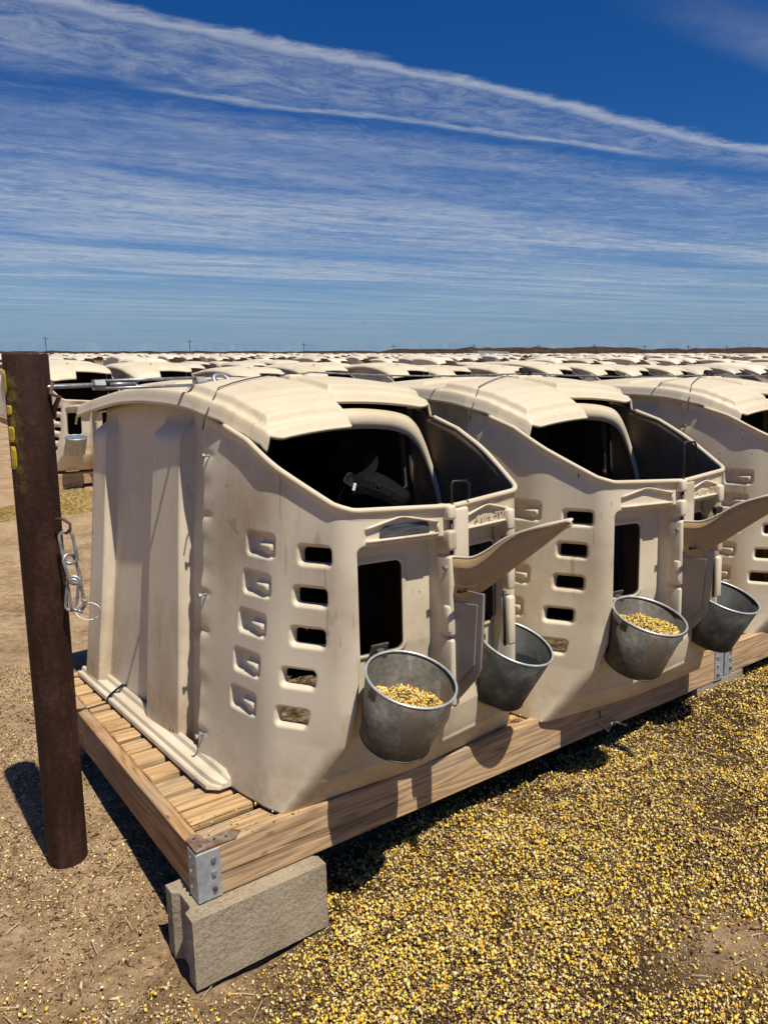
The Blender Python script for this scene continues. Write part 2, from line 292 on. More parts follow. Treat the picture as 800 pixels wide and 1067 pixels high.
# ------------------------------------------------------------------ mesh helpers
def link(name, me, mats, parent=None, smooth=True, **kw):
    o = bpy.data.objects.new(name, me); COL.objects.link(o)
    for m in (mats if isinstance(mats, (list, tuple)) else [mats]): me.materials.append(m)
    if parent is not None: o.parent = parent
    if smooth: me.shade_smooth()
    return o
def pym(name, V, F): me = bpy.data.meshes.new(name); me.from_pydata([tuple(map(float, p)) for p in V], [], [tuple(map(int, q)) for q in F]); me.update(); return me
def empty(name, M=None, loc=None, rz=0):
    o = bpy.data.objects.new(name, None); COL.objects.link(o); o.empty_display_size = 0.1
    if M is not None: o.matrix_world = M
    elif loc is not None: o.location = loc; o.rotation_euler = (0, 0, rz)
    return o
def tag(o, label=None, cat=None, group=None, kind=None):
    if label: o['label'] = label
    if cat: o['category'] = cat
    if group: o['group'] = group
    if kind: o['kind'] = kind
    return o
class MB:
    def __init__(s): s.V = []; s.F = []
    def add(s, V, F):
        n = len(s.V); s.V += [tuple(p) for p in V]; s.F += [tuple(i+n for i in f) for f in F]; return s
    def box(s, a, b, bev=0.0, rot=None, jit=0.0, seg=1):
        bm = bmesh.new(); bmesh.ops.create_cube(bm, size=1)
        a = Vector(a); b = Vector(b); d = b-a; c = (a+b)/2
        for v in bm.verts: v.co = Vector((v.co.x*d.x, v.co.y*d.y, v.co.z*d.z))
        if bev > 0: bmesh.ops.bevel(bm, geom=bm.edges[:], offset=bev, segments=seg, affect='EDGES', profile=0.5)
        if rot is not None: bmesh.ops.transform(bm, matrix=rot, verts=bm.verts)
        bm.verts.ensure_lookup_table()
        V = [tuple(v.co+c+Vector([random.uniform(-jit, jit) for _ in range(3)])) for v in bm.verts]
        F = [tuple(v.index for v in f.verts) for f in bm.faces]; bm.free(); return s.add(V, F)
    def tube(s, pts, r, n=8, closed=False, cap=True):
        pts = [Vector(p) for p in pts]; m = len(pts); rs = r if isinstance(r, (list, tuple)) else [r]*m
        V = []; F = []; up = Vector((0, 0, 1)); prev = None
        for i, p in enumerate(pts):
            if closed: t = pts[(i+1) % m]-pts[i-1]
            else: t = pts[min(i+1, m-1)]-pts[max(i-1, 0)]
            t.normalize()
            if prev is None:
                a = t.cross(up) if abs(t.z) < 0.9 else t.cross(Vector((1, 0, 0)))
            else: a = prev-t*prev.dot(t)
            a.normalize(); prev = a; b_ = t.cross(a)
            for k in range(n):
                an = 2*math.pi*k/n; V.append(p+(a*math.cos(an)+b_*math.sin(an))*rs[i])
        for i in range(m if closed else m-1):
            j = (i+1) % m
            for k in range(n): F.append((i*n+k, i*n+(k+1) % n, j*n+(k+1) % n, j*n+k))
        if cap and not closed: F.append(tuple(range(n))[::-1]); F.append(tuple((m-1)*n+k for k in range(n)))
        return s.add(V, F)
    def lathe(s, prof, n=40, closed_bottom=True, M=None):
        V = []; F = []
        for r, z in prof:
            for k in range(n): an = 2*math.pi*k/n; V.append(Vector((r*math.cos(an), r*math.sin(an), z)))
        for i in range(len(prof)-1):
            for k in range(n): F.append((i*n+k, i*n+(k+1) % n, (i+1)*n+(k+1) % n, (i+1)*n+k))
        if closed_bottom: F.append(tuple(range(n))[::-1])
        if M is not None: V = [M @ v for v in V]
        return s.add(V, F)
    def prism(s, poly, h, axis='x', at=0.0):
        # poly: 2D points; extruded along axis between at and at+h
        n = len(poly); V = []
        for q in (at, at+h):
            for a, b in poly:
                V.append({'x': (q, a, b), 'y': (a, q, b), 'z': (a, b, q)}[axis])
        F = [tuple(range(n))[::-1], tuple(range(n, 2*n))]
        for k in range(n): F.append((k, (k+1) % n, n+(k+1) % n, n+k))
        return s.add(V, F)
    def build(s, name, m, parent=None, smooth=False, bevel=0.0, fixn=True):
        me = pym(name, s.V, s.F)
        if fixn:
            bm = bmesh.new(); bm.from_mesh(me); bmesh.ops.recalc_face_normals(bm, faces=bm.faces); bm.to_mesh(me); bm.free()
        o = link(name, me, m, parent, smooth)
        if bevel > 0:
            bv = o.modifiers.new('b', 'BEVEL'); bv.width = bevel; bv.segments = 2; bv.limit_method = 'ANGLE'; bv.angle_limit = rad(35)
            if not smooth: me.shade_smooth(); bv.harden_normals = True
        return o

def sstep(a, b, x): t = np.clip((x-a)/(b-a), 0, 1); return t*t*(3-2*t)
def sdbox(x, y, cx, cy, hx, hy, r):
    qx = np.abs(x-cx)-hx+r; qy = np.abs(y-cy)-hy+r
    return np.hypot(np.maximum(qx, 0), np.maximum(qy, 0))+np.minimum(np.maximum(qx, qy), 0)-r

# ------------------------------------------------------------------ frames (platform and hutches), world z = 0 at the ground
RP = Matrix(((0.80796522, -0.58841809, -0.0309249), (0.58893725, 0.80479585, 0.07386849), (-0.01857733, -0.077896, 0.99678839)))
CP = Vector((-0.478, 1.667, -1.25+CAMH))
def frame(T=(0, 0, 0), yaw=0.0): return Matrix.Translation(CP+RP @ Vector(T)) @ RP.to_4x4() @ Matrix.Rotation(yaw, 4, 'Z')
FP = frame()
CU = 0.72
def hframe(T, yaw): return frame(T, yaw) @ Matrix.Translation((CU, 0, 0))
UW = Vector((math.cos(rad(36.09)), math.sin(rad(36.09)), 0)); VW = Vector((-UW.y, UW.x, 0))
POST = Vector((-1.0, 2.07, 0))

# ------------------------------------------------------------------ ground
def pf(x, y):   # platform plan coordinates of a world point
    dx = x-CP.x; dy = y-CP.y
    return dx*UW.x+dy*UW.y, dx*VW.x+dy*VW.y
_rs = np.random.RandomState(4)
def vnoise(x, y, sc_, seed):
    # smooth value noise
    rs = np.random.RandomState(seed); tab = rs.rand(256, 256)
    xx = x*sc_; yy = y*sc_; xi = np.floor(xx).astype(int); yi = np.floor(yy).astype(int); fx = xx-xi; fy = yy-yi
    fx = fx*fx*(3-2*fx); fy = fy*fy*(3-2*fy)
    g = lambda a, b: tab[a % 256, b % 256]
    return (g(xi, yi)*(1-fx)+g(xi+1, yi)*fx)*(1-fy)+(g(xi, yi+1)*(1-fx)+g(xi+1, yi+1)*fx)*fy
def fbm(x, y, s0, seed, o=4):
    r = 0; a = 0.5
    for k in range(o): r = r+a*vnoise(x, y, s0*2**k, seed+k); a *= 0.5
    return r/(1-0.5**o)
def feed_density(x, y):
    u, v = pf(x, y)
    n = fbm(x, y, 1.8, 11); n2 = fbm(x, y, 6.0, 31)
    front = sstep(0.20, 0.05, v)*sstep(0.10, 0.62, u+0.35*(n-0.5)-0.62*v-.02)
    front = front*sstep(3.9, 3.0, u*0.55-v*0.9+0.8*(n-0.5)+0.6)
    front = np.maximum(front, .60*sstep(1.80, 1.25, y+.40*(n-.5)+.20*np.abs(np.minimum(x+.25, 0)))*sstep(-1.5, -.75, x)*sstep(.36, .60, n2+.15))
    d = front*(0.45+0.75*sstep(0.28, 0.62, 0.6*n+0.4*n2))
    bare = np.exp(-(((x-0.98)/0.20)**2+((y-1.75)/0.16)**2)*1.2)
    streak = np.exp(-((x-0.72)/0.30)**2-((y-1.62-0.25*(x-0.7))/0.05)**2)
    r_ = sstep(.55, 1.5, x+.25*(n-.5)); pat = fbm(x*.8+y*.9+9, y*.8-x*.5+4, 3.2, 71)
    d = d*(1-r_*.92*sstep(.42, .54, pat))*(1-.80*sstep(.53, .62, fbm(x+3, y+7, 4.5, 91)))
    return np.clip(d*(1-0.9*bare)*(1-0.8*streak), 0, 1)
def mulch_mask(x, y):
    u, v = pf(x, y); n = fbm(x, y, 1.8, 11)
    f = sstep(0.24, 0.10, v)*sstep(0.0, 0.5, u+0.35*(n-0.5)-0.62*v-.02)*sstep(4.4, 3.2, u*0.55-v*0.9+0.8*(n-0.5)+0.6)
    f = np.maximum(f, .5*sstep(1.80, 1.25, y+.40*(n-.5)+.20*np.abs(np.minimum(x+.25, 0)))*sstep(-1.5, -.75, x))
    return f*(1-.95*np.exp(-(((x-0.98)/0.20)**2+((y-1.75)/0.16)**2)*1.2))
def ground_h(x, y):
    u, v = pf(x, y)
    near = np.exp(-((x-0.3)**2+(y-2.2)**2)/9.0)*1.25
    h = 0.035*(fbm(x, y, 1.3, 5)-0.5)*near*2+0.045*(fbm(x, y, 6.0, 9)-0.5)*near+0.020*(fbm(x, y, 24.0, 19, 2)-0.5)*near
    # feed heaped along the front of the platform
    h = h+0.10*sstep(0.35, 1.6, u)*np.exp(-((v+0.30)/0.42)**2)*sstep(4.5, 3.2, u)
    h = h+0.05*np.exp(-((u-2.35)/0.35)**2-((v+0.05)/0.22)**2)
    h = h*np.where(v > 0.05, sstep(0.5, 0.05, v)*0.9+0.1, 1.0)
    h = h+0.03*np.exp(-((x-POST.x)**2+(y-POST.y)**2)/0.03)
    h = h-0.012*np.exp(-((u-0.2)/0.3)**2-((v-0.05)/0.3)**2)
    return h
def axis(lo, hi, a, b, fine, coarse_growth=1.09):
    xs = list(np.arange(a, b, fine)); st = fine; x = b
    while x < hi: xs.append(x); st *= coarse_growth; x += st
    xs.append(hi); st = fine; x = a-fine
    while x > lo: xs.insert(0, x); st *= coarse_growth; x -= st
    xs.insert(0, lo); return np.array(xs)
gx = axis(-900, 900, -1.7, 2.6, 0.016); gy = axis(-40, 1500, 0.7, 4.2, 0.016)
GX, GY = np.meshgrid(gx, gy, indexing='ij'); GZ = ground_h(GX, GY)
def gridfaces(nx, ny):
    i = np.arange(nx-1)[:, None]*ny+np.arange(ny-1)[None]
    return np.stack([i, i+ny, i+ny+1, i+1], -1).reshape(-1, 4)
def npmesh(name, V, F):
    me = bpy.data.meshes.new(name); V = np.asarray(V, np.float32); F = np.asarray(F, np.int32)
    me.vertices.add(len(V)); me.vertices.foreach_set('co', V.ravel())
    k = F.shape[1]; me.loops.add(F.size); me.loops.foreach_set('vertex_index', F.ravel())
    me.polygons.add(len(F)); me.polygons.foreach_set('loop_start', np.arange(len(F), dtype=np.int32)*k)
    me.polygons.foreach_set('loop_total', np.full(len(F), k, np.int32)); me.update(calc_edges=True); return me
me = npmesh('ground', np.stack([GX, GY, GZ], -1).reshape(-1, 3), gridfaces(len(gx), len(gy)))
at = me.attributes.new('feedmask', 'FLOAT', 'POINT')
at.data.foreach_set('value', mulch_mask(GX, GY).astype(np.float32).ravel())
g = link('ground', me, M_GROUND); tag(g, 'dry tan dirt ground of the yard running to the horizon', kind='structure')

# distant low earth berm
def berm(name, x0, x1, y0, hfun, depth, label):
    n = 260; V = []; F = []
    for i in range(n):
        x = x0+(x1-x0)*i/(n-1); h = hfun(x)
        for dy, k in ((-depth, 0), (-depth*0.45, 0.72), (0, 1), (depth*0.5, 0.7), (depth, 0)):
            V.append((x, y0+dy+random.uniform(-1, 1)*2, h*k*random.uniform(0.93, 1.05)-0.05))
    for i in range(n-1):
        for k in range(4): a = i*5+k; F.append((a, a+5, a+6, a+1))
    o = link(name, pym(name, V, F), M_BERM, smooth=False); tag(o, label, kind='structure'); return o
random.seed(5)
xs_ = np.linspace(-400, 400, 801)
nb = fbm(xs_+1000, xs_*0, 0.06, 3); nb2 = fbm(xs_+500, xs_*0, 0.3, 8)
def hb(x):
    i = np.interp(x, xs_, nb); j = np.interp(x, xs_, nb2)
    base = 1.7+0.6*j
    if x > 0: base = 2.1+1.6*max(0, i-0.30)+1.0*j
    return base
berm('hills', -330, 330, 235, hb, 14, 'low dark line of heaped earth along the horizon')

# ------------------------------------------------------------------ calf hutch geometry
S0, S1, S2, S3 = 0.0, 0.38, 0.64, 0.98
ZZ = [0, .1, .2, .3, .45, .9]
def contour_lin(s, z):
    A = (0.20+0.095*z, 0.45+0*z); B = (0.245+0.08*z, 0.08+0*z)
    Cc = (np.interp(z, ZZ, [.26, .32, .37, .39, .40, .40]), np.interp(z, ZZ, [.01, -.05, -.11, -.14, -.15, -.15]))
    D = (0.72+0*z, np.interp(z, ZZ, [-.02, -.09, -.155, -.185, -.20, -.20])); out = []
    for k in (0, 1):
        a = A[k]+(B[k]-A[k])*(s-S0)/(S1-S0); b = B[k]+(Cc[k]-B[k])*(s-S1)/(S2-S1); c = Cc[k]+(D[k]-Cc[k])*(s-S2)/(S3-S2)
        o = np.where(s < S1, a, np.where(s < S2, b, c)); t = (s-S3)/(S3-S2)
        o = np.where(s > S3, (D[0]+(D[0]-Cc[0])*t) if k == 0 else (D[1]+(Cc[1]-D[1])*t), o); out.append(o)
    return out
def contour(s, z, w_=.045):
    U = 0; V = 0
    for k in np.linspace(-1, 1, 9): u, v = contour_lin(s+k*w_, z); U = U+u/9; V = V+v/9
    return U, V
def ztop(s): return np.interp(s, [-.1, 0, .12, .25, .40, .60, .66, .98], [1.125, 1.105, 1.075, 1.034, .960, .868, .852, .838])
SLOTS = [(.531, .728), (.513, .615), (.504, .502), (.476, .385), (.462, .273)]
LUMPS = [(.322, .742), (.305, .629), (.287, .513), (.267, .394), (.251, .278)]
HOLES = [(a, b, .047, .0195, .009) for a, b in SLOTS]+[(.765, .565, .078, .128, .022)]
def outer_point(s, z, off=0.0):
    s = np.asarray(s, float); z = np.asarray(z, float)
    u, v = contour(s, z); u2, v2 = contour(s+1e-3, z); tu, tv = u2-u, v2-v; L = np.hypot(tu, tv)
    iu, iv = -tv/L, tu/L
    return u+iu*off, v+iv*off, iu, iv
def front_half(mirror, rs, rz_, detail=True):
    ns = int((S3+0.03)/rs)+1; nz = int(1.0/rz_)+1
    s = np.linspace(-0.03, S3, ns)[:, None]+np.zeros((1, nz)); t = np.linspace(0, 1, nz)[None]+np.zeros((ns, 1))
    zt = ztop(s); z = t*zt
    holes = HOLES
    hold = np.full(s.shape, 9.0)
    for (a, b, hx, hy, r) in holes:
        d = sdbox(s, z, a, b, hx, hy, r)
        if detail:
            e = 1e-4; gs = (sdbox(s+e, z, a, b, hx, hy, r)-d)/e; gz = (sdbox(s, z+e, a, b, hx, hy, r)-d)/e
            m = np.abs(d) < 0.75*max(rs, rz_)
            s = np.where(m, s-d*gs, s); z = np.where(m, z-d*gz, z)
        hold = np.minimum(hold, sdbox(s, z, a, b, hx, hy, r))
    D = np.zeros(s.shape)
    for (a, b) in SLOTS:
        d = sdbox(s, z, a, b, .058, .029, .016); D = D+0.011*(1-sstep(-.010, .002, d))
        d = sdbox(s, z, a, b, .050, .0215, .010); D = D+0.010*(1-sstep(-.002, .006, d))
    for (a, b) in LUMPS:
        d = sdbox(s, z, a, b, .068, .033, .014); sh = 1-sstep(-.007, .003, d)
        slope = np.clip((a+.05-s)/.09, 0, 1)
        D = D+sh*(0.013+0.011*slope)
        xs2 = s-(a+.022); zs2 = z-(b-.006)
        tabd = np.maximum(np.maximum(np.abs(xs2)-.034, zs2-.012), -zs2-.020+0.55*np.abs(xs2-.010))
        D = D-(1-sstep(-.004, .004, tabd))*sh*(0.018-0.20*np.clip(-zs2+.012, 0, .05))
    # front bucket recess
    dr = sdbox(s, z, .815, .42, .147, .332, .022)
    rec = (1-sstep(-.014, .003, dr)); D = D+rec*(0.068*sstep(.05, .30, z))
    # hole surround
    d = sdbox(s, z, .765, .565, .090, .140, .028); D = D-(1-sstep(-.004, .006, d))*0.006
    # name panel
    zc = .772+.026*(1-np.abs((s-.81)/.12))
    inpl = (sstep(.692, .700, s)*sstep(.932, .924, s))*sstep(.764, .768, z)*sstep(zc+.026, zc+.018, z)
    D = D+inpl*0.009
    # seam lip closing on to the rear shell, with slight waves
    lipw = 0.002*np.sin(z*31)+0.0012*np.sin(z*71+1)
    D = D+0.055*sstep(-0.002, -0.016, s)+lipw*np.exp(-(s/.05)**2)
    for zn in (.985, .80, .56, .44, .12): D = D+0.0055*np.exp(-((z-zn)/.010)**2)*sstep(.075, .01, s)
    # faint moulded waviness and roll of the top edge
    D = D+0.003*np.sin(s*7+z*5)*np.sin(z*9-s*3)
    D = D-0.006*sstep(.030, .006, zt-z)
    u, v, iu, iv = outer_point(s, z); u = u+iu*D; v = v+iv*D
    x = u-CU; x = -x if mirror else x
    P = np.stack([x, v, z], -1).reshape(-1, 3); F = gridfaces(ns, nz)
    hs_ = hold.ravel(); keep = np.ones(len(F), bool)
    for (a, b, hx, hy, r) in holes: keep &= ~(sdbox(s.ravel()[F], z.ravel()[F], a, b, hx, hy, r).max(1) < 3e-4)
    F = F[keep]
    if mirror: F = F[:, ::-1]
    return P, F
def rear_half(mirror, rs, rz_, ribs=True):
    Ltot = 1.12+0.50+0.0
    # plan: straight side v .44 -> 1.52, rounded corner, rear wall to centre
    ns = int(1.65/rs)+1; nz = int(1.12/rz_)+1
    q = np.linspace(0, 1.66, ns)[:, None]+np.zeros((1, nz)); t = np.linspace(0, 1, nz)[None]+np.zeros((ns, 1))
    Ls0 = 1.08; La0 = .09*math.pi/2; zt = 1.115+0*q; z = t*zt; uo = 0.205+0.09*z; r = .09; Ls = 1.08; La = r*math.pi/2
    side = q <= Ls; arc = (q > Ls) & (q <= Ls+La); an = np.clip((q-Ls)/r, 0, math.pi/2)
    vv = np.where(side, .44+q, .44+Ls+r*np.sin(an)); uu = np.where(side, uo, uo+r*(1-np.cos(an)))
    uu = uu-.040*np.clip((vv-.44)/1.1, 0, 1)*(1-z/1.1)*(q <= Ls+La); rem = np.clip(q-Ls-La, 0, None); tot = 1.66-Ls-La
    u0_ = uo+r-.040*(1-z/1.1); uu = np.where(q > Ls+La, u0_+(CU-u0_)*rem/tot, uu)
    zt = roof_z(np.clip(uu, .31, CU), np.clip(vv, 0, 1.58))-.016-.012*sstep(.5, .3, uu); z = t*zt
    nu = np.where(side, 1.0, np.where(arc, np.cos(an), 0.0)); nv = np.where(side, 0.0, np.where(arc, -np.sin(an), -1.0))
    lean = 0.012*(z-.5)
    rib = np.maximum(sstep(.172+lean, .181+lean, q)*sstep(.47, .43, q+lean), sstep(.928+lean, .937+lean, q))
    rib = np.maximum(rib*sstep(1.090, 1.050, z), 0)
    D = 0.046*(1-rib) if ribs else 0*q
    D = D+0.004*np.sin(q*6+z*4)
    u = uu+nu*D; v = vv+nv*D; x = u-CU; x = -x if mirror else x
    P = np.stack([x, v, z], -1).reshape(-1, 3); F = gridfaces(ns, nz)
    if not mirror: F = F[:, ::-1]
    return P, F
def join(parts):
    V = []; F = []; n = 0
    for P, f in parts: V.append(P); F.append(f+n); n += len(P)
    return np.concatenate(V), np.concatenate(F)
EV = [.10, .27, .30, .50, .68, .95, 1.19, 1.46, 1.73]; EZ = [.982, 1.050, 1.078, 1.128, 1.149, 1.166, 1.165, 1.145, 1.118]
def eave_u(v): return np.interp(v, [.10, .18, .30, .45, 1.7], [.375, .352, .312, .280, .262])
def roof_z(u, v):
    e = np.interp(v, EV, EZ); e = (e+np.interp(v-.05, EV, EZ)+np.interp(v+.05, EV, EZ))/3
    eu = eave_u(v); a = np.abs(u-CU)/(CU-eu)       # 0 centre .. 1 eave
    z = e+0.040+0.034*(1-a**2.2)
    left = u < CU+0.0
    dl = np.maximum(np.maximum((eu+.036)-u, u-(.645-.02*sstep(.25, .62, v))), np.maximum(.205-v, v-.62))
    dl2 = np.maximum(np.maximum((.705-.02*sstep(.40, .62, v))-u, u-(2*CU-eu-.036)), np.maximum(.375-v, v-.60))
    z = z+0.022*(1-sstep(-.015, 0.0, dl))+0.022*(1-sstep(-.015, 0.0, dl2))-.006*(1-sstep(-.004, .006, np.abs(dl-.008)))
    dc = np.maximum(np.maximum((eu+.07)-u, u-(2*CU-eu-.07)), np.maximum(.80-v, v-1.55))
    z = z+0.012*(1-sstep(-.035, 0, dc))
    z = z-0.045*sstep(.955, 1.0, a)**1.5           # rolled eave
    return z
def roof_mesh(na, nv, skirt=True):
    a = np.linspace(-1, 1, na)[:, None]+np.zeros((1, nv)); t = np.linspace(0, 1, nv)[None]**1.15+np.zeros((na, 1))
    vf = .165+.175*sstep(-.20, -.03, a)+.010*sstep(.90, 1.0, np.abs(a)); v = vf+t*(1.72-vf); eu = eave_u(v); u = CU+a*(CU-eu)
    z = roof_z(u, v); z = z-0.022*sstep(.022, 0.0, v-vf)*(1-.55*sstep(.84, .97, np.abs(a)))-0.03*sstep(1.69, 1.72, v)
    P = np.stack([u-CU, v, z], -1).reshape(-1, 3); return P, gridfaces(na, nv)
def solid(o, th, off=-1, mo=0, rim=0):
    m = o.modifiers.new('thickness', 'SOLIDIFY'); m.thickness = th; m.offset = off; m.material_offset = mo; m.material_offset_rim = rim; m.use_even_offset = False; return m

random.seed(11)
MESH = {}
V, F = join([front_half(False, .0048, .0048), front_half(True, .0048, .0048)]); MESH['front'] = npmesh('front_shell', V, F)
V, F = join([rear_half(False, .006, .03), rear_half(True, .006, .03)]); MESH['rear'] = npmesh('rear_shell', V, F)
V, F = roof_mesh(210, 280); MESH['roof'] = npmesh('roof', V, F)
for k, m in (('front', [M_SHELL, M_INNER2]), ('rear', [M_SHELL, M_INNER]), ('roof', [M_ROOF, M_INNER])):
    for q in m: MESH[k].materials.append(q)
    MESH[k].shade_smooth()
def lk(name, me, parent): o = bpy.data.objects.new(name, me); COL.objects.link(o); o.parent = parent; return o
def H3(s, z, off=0.0, mirror=False):
    u, v, iu, iv = outer_point(s, z, off); x = float(u-CU); return Vector((-x if mirror else x, float(v), float(z)))

def text_mesh(body, size, depth):
    cu = bpy.data.curves.new('t', 'FONT'); cu.body = body; cu.size = size; cu.extrude = depth; cu.align_x = 'CENTER'; cu.align_y = 'CENTER'; cu.space_character = 1.12
    o = bpy.data.objects.new('t', cu); COL.objects.link(o); bpy.context.view_layer.update()
    me = bpy.data.meshes.new_from_object(o.evaluated_get(bpy.context.evaluated_depsgraph_get())); bpy.data.objects.remove(o); return me

def make_hutch(T, yaw, label, worn=True, handle_h=.07, handle_dx=0.0):
    root = empty('calf_hutch', hframe(T, yaw)); tag(root, label, 'calf hutch', 'tan plastic calf hutches in the nearest row')
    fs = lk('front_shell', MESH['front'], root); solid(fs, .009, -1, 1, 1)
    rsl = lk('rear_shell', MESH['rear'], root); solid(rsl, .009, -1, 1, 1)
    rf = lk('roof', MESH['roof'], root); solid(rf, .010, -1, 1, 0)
    # rounded bead round the top edge of the opening
    for mir in (False, True):
        b = MB(); b.tube([H3(s_, float(ztop(s_))-.002, -.004, mir) for s_ in np.linspace(.12, .975, 60)], .0085, 8); b.build('rim_bead', M_ROOF, root, True)
    # front frame of the roof opening on the right: bent side rail down to the sill
    OUT = [(-.14, .352, 1.098), (.0, .354, 1.112), (.16, .358, 1.108), (.28, .362, 1.092), (.345, .366, 1.060), (.385, .366, .995), (.405, .355, .92), (.418, .335, .84), (.424, .32, .72)]
    INN = [(-.14, .330, 1.036), (.0, .334, 1.046), (.16, .338, 1.044), (.27, .342, 1.026), (.330, .346, .990), (.372, .350, .935), (.395, .345, .87), (.411, .328, .80), (.418, .312, .70)]
    tt = np.linspace(0, 8, 49); sm_ = lambda P_: np.stack([np.convolve(np.pad(np.interp(tt, range(9), [p[k] for p in P_]), 3, 'edge'), np.ones(7)/7, 'valid') for k in range(3)], 1)
    a1, a2 = sm_(OUT), sm_(INN); V_ = []; F_ = []
    for k in range(49):
        mid = (a1[k]+a2[k])/2+np.array((0, -.012, .006)); V_ += [tuple(a1[k]), tuple(mid), tuple(a2[k])]
    for k in range(48):
        for q_ in range(2): a = k*3+q_; F_.append((a, a+1, a+4, a+3))
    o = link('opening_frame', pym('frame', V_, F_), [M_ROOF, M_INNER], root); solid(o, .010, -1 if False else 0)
    # name panels: ridges, sticker / raised letters
    for mir in (False, True):
        b = MB()
        arch = [(s_, .772+.022+.026*(1-abs((s_-.81)/.12))+.004) for s_ in np.linspace(.694, .930, 14)]
        b.tube([H3(s_, z_, -.001, mir) for s_, z_ in arch], .004, 6); b.tube([H3(s_, .7655, -.002, mir) for s_ in np.linspace(.694, .930, 9)], .0045, 6)
        b.tube([H3(.930, z_, 0, mir) for z_ in (.766, .796)], .0035, 6)
        b.build('name_panel', M_SHELL, root, True)
    if worn:
        ring = [(.742, .770), (.905, .770), (.905, .783), (.898, .801), (.762, .801), (.745, .789)]
        P = [H3(a, b_, .0045) for a, b_ in ring]
        V_ = P+[p+Vector((0, .004, 0)) for p in P]; n_ = len(P)
        me_ = pym('worn_sticker', V_, [tuple(range(n_))]+[tuple(range(n_, 2*n_))[::-1]]+[(k, n_+k, n_+(k+1) % n_, (k+1) % n_) for k in range(n_)])
        o = link('sticker', me_, M_LABEL, root, False); o['label'] = 'black worn sticker'
    a_, b_ = H3(.872, .783, .004, True), H3(.700, .783, .004, True); dx = (b_-a_).normalized(); nn = dx.cross(Vector((0, 0, 1))).normalized()
    me_ = MESH.get('text') or MESH.setdefault('text', text_mesh('CALF-TEL', .031, .0012))
    o = lk('raised_lettering', me_, root)
    if not me_.materials: me_.materials.append(M_SHELL)
    Mx = Matrix((dx, Vector((0, 0, 1)), nn)).transposed().to_4x4(); Mx.translation = (a_+b_)/2+nn*.003; o.matrix_local = Mx
    # hinge barrels down the centre joint
    zt_ = [(.80, .842), (.715, .772), (.47, .70), (.265, .462)]
    for k, (z0, z1) in enumerate(zt_):
        b = MB(); yv = -.207 if z0 > .25 else -.19
        b.box((-.028, yv-.012-(0.0), z0), (.002, yv+.05, z1), .009, seg=3); b.build('hinge_barrel', M_SHELL, root, True)
    b = MB(); b.box((.002, -.210, .60), (.058, -.17, .832), .010, seg=3); b.build('centre_plate', M_SHELL, root, True)
    b = MB(); b.box((-.034, -.216, .480), (-.014, -.19, .560), .007, seg=2); b.build('hinge_barrel', M_SHELL, root, True)
    b = MB(); b.tube([(-.008, -.205, .26), (-.008, -.205, .835)], .005, 8); b.build('hinge_pin', M_DARKM, root, True)
    # hinge column near the right corner
    for (z0, z1) in ((.735, .80), (.55, .665), (.375, .53)):
        p = H3(.70, (z0+z1)/2, 0, True); b = MB(); b.box((p.x-.016, p.y-.022, z0), (p.x+.014, p.y+.02, z1), .008, seg=2); b.build('side_hinge_barrel', M_SHELL, root, True)
    p = H3(.715, .7, 0, True); b = MB(); b.box((p.x-.02, p.y-.020, .695), (p.x+.02, p.y, .718), .003); b.tube([(p.x-.018, p.y-.012, .70), (p.x-.020, p.y-.012, .62)], .005, 6); b.build('black_latch', M_DARKM, root)
    p = H3(.735, .45, 0, True); b = MB(); b.tube([(p.x, p.y-.012, .55), (p.x, p.y-.012, .38)], .005, 6); b.build('latch_rod', M_DARKM, root, True)
    # divider between the buckets: lower panel and the long rising flap
    b = MB(); b.prism([(-.17, .235), (-.235, .300), (-.300, .372), (-.314, .40), (-.330, .612), (-.175, .612)], .010, 'x', -.012); b.build('bucket_divider', M_GREY, root, bevel=.003)
    b = MB(); b.prism([(-.200, .33), (-.235, .345), (-.292, .405), (-.308, .578), (-.200, .570)], .003, 'x', -.0148); b.build('divider_panel', M_GREY, root, bevel=.0012)
    n = 40; TP = [(-.200, .690), (-.235, .697), (-.286, .698), (-.349, .731), (-.409, .774), (-.488, .803), (-.560, .822), (-.620, .838)]; BP = [(-.200, .600), (-.215, .588), (-.271, .584), (-.335, .627), (-.443, .707), (-.540, .775), (-.590, .812), (-.620, .832)]
    yy_ = np.linspace(-.196, -.620, n); sm = lambda P_: np.convolve(np.pad(np.interp(-yy_, [-p[0] for p in P_], [p[1] for p in P_]), 2, 'edge'), np.ones(5)/5, 'valid')
    tz, bz = sm(TP), sm(BP); top = [(float(y_), float(z_)) for y_, z_ in zip(yy_, tz)]; bot = [(float(y_), float(z_)) for y_, z_ in zip(yy_, bz)]
    V_ = []; F_ = []; bow = lambda i, f_: -.020+.016*math.sin(math.pi*i/(n-1))+f_
    for i in range(n):
        for k in range(4):
            q_ = k/3; V_.append((bow(i, .007*math.sin(math.pi*q_)), top[i][0], top[i][1]*(1-q_)+bot[i][1]*q_))
    for i in range(n-1):
        for k in range(3): a = i*4+k; F_.append((a, a+1, a+5, a+4))
    o = link('divider_flap', pym('flap', V_, F_), [M_FLAP, M_FLAP], root); solid(o, .006, 0)
    V_ = []; wdv = [.002+.050*float(sstep(.40, .66, i/(n-1)))*(1-.75*float(sstep(.80, 1.0, i/(n-1)))) for i in range(n)]
    for i in range(n): V_ += [(bow(i, 0), top[i][0], top[i][1]), (bow(i, 0)+wdv[i], top[i][0]+.003, top[i][1]+.006)]
    ol = link('flap_lip', pym('lip', V_, [(2*i, 2*i+2, 2*i+3, 2*i+1) for i in range(n-1)]), M_SHELL, o); solid(ol, .005, 0)
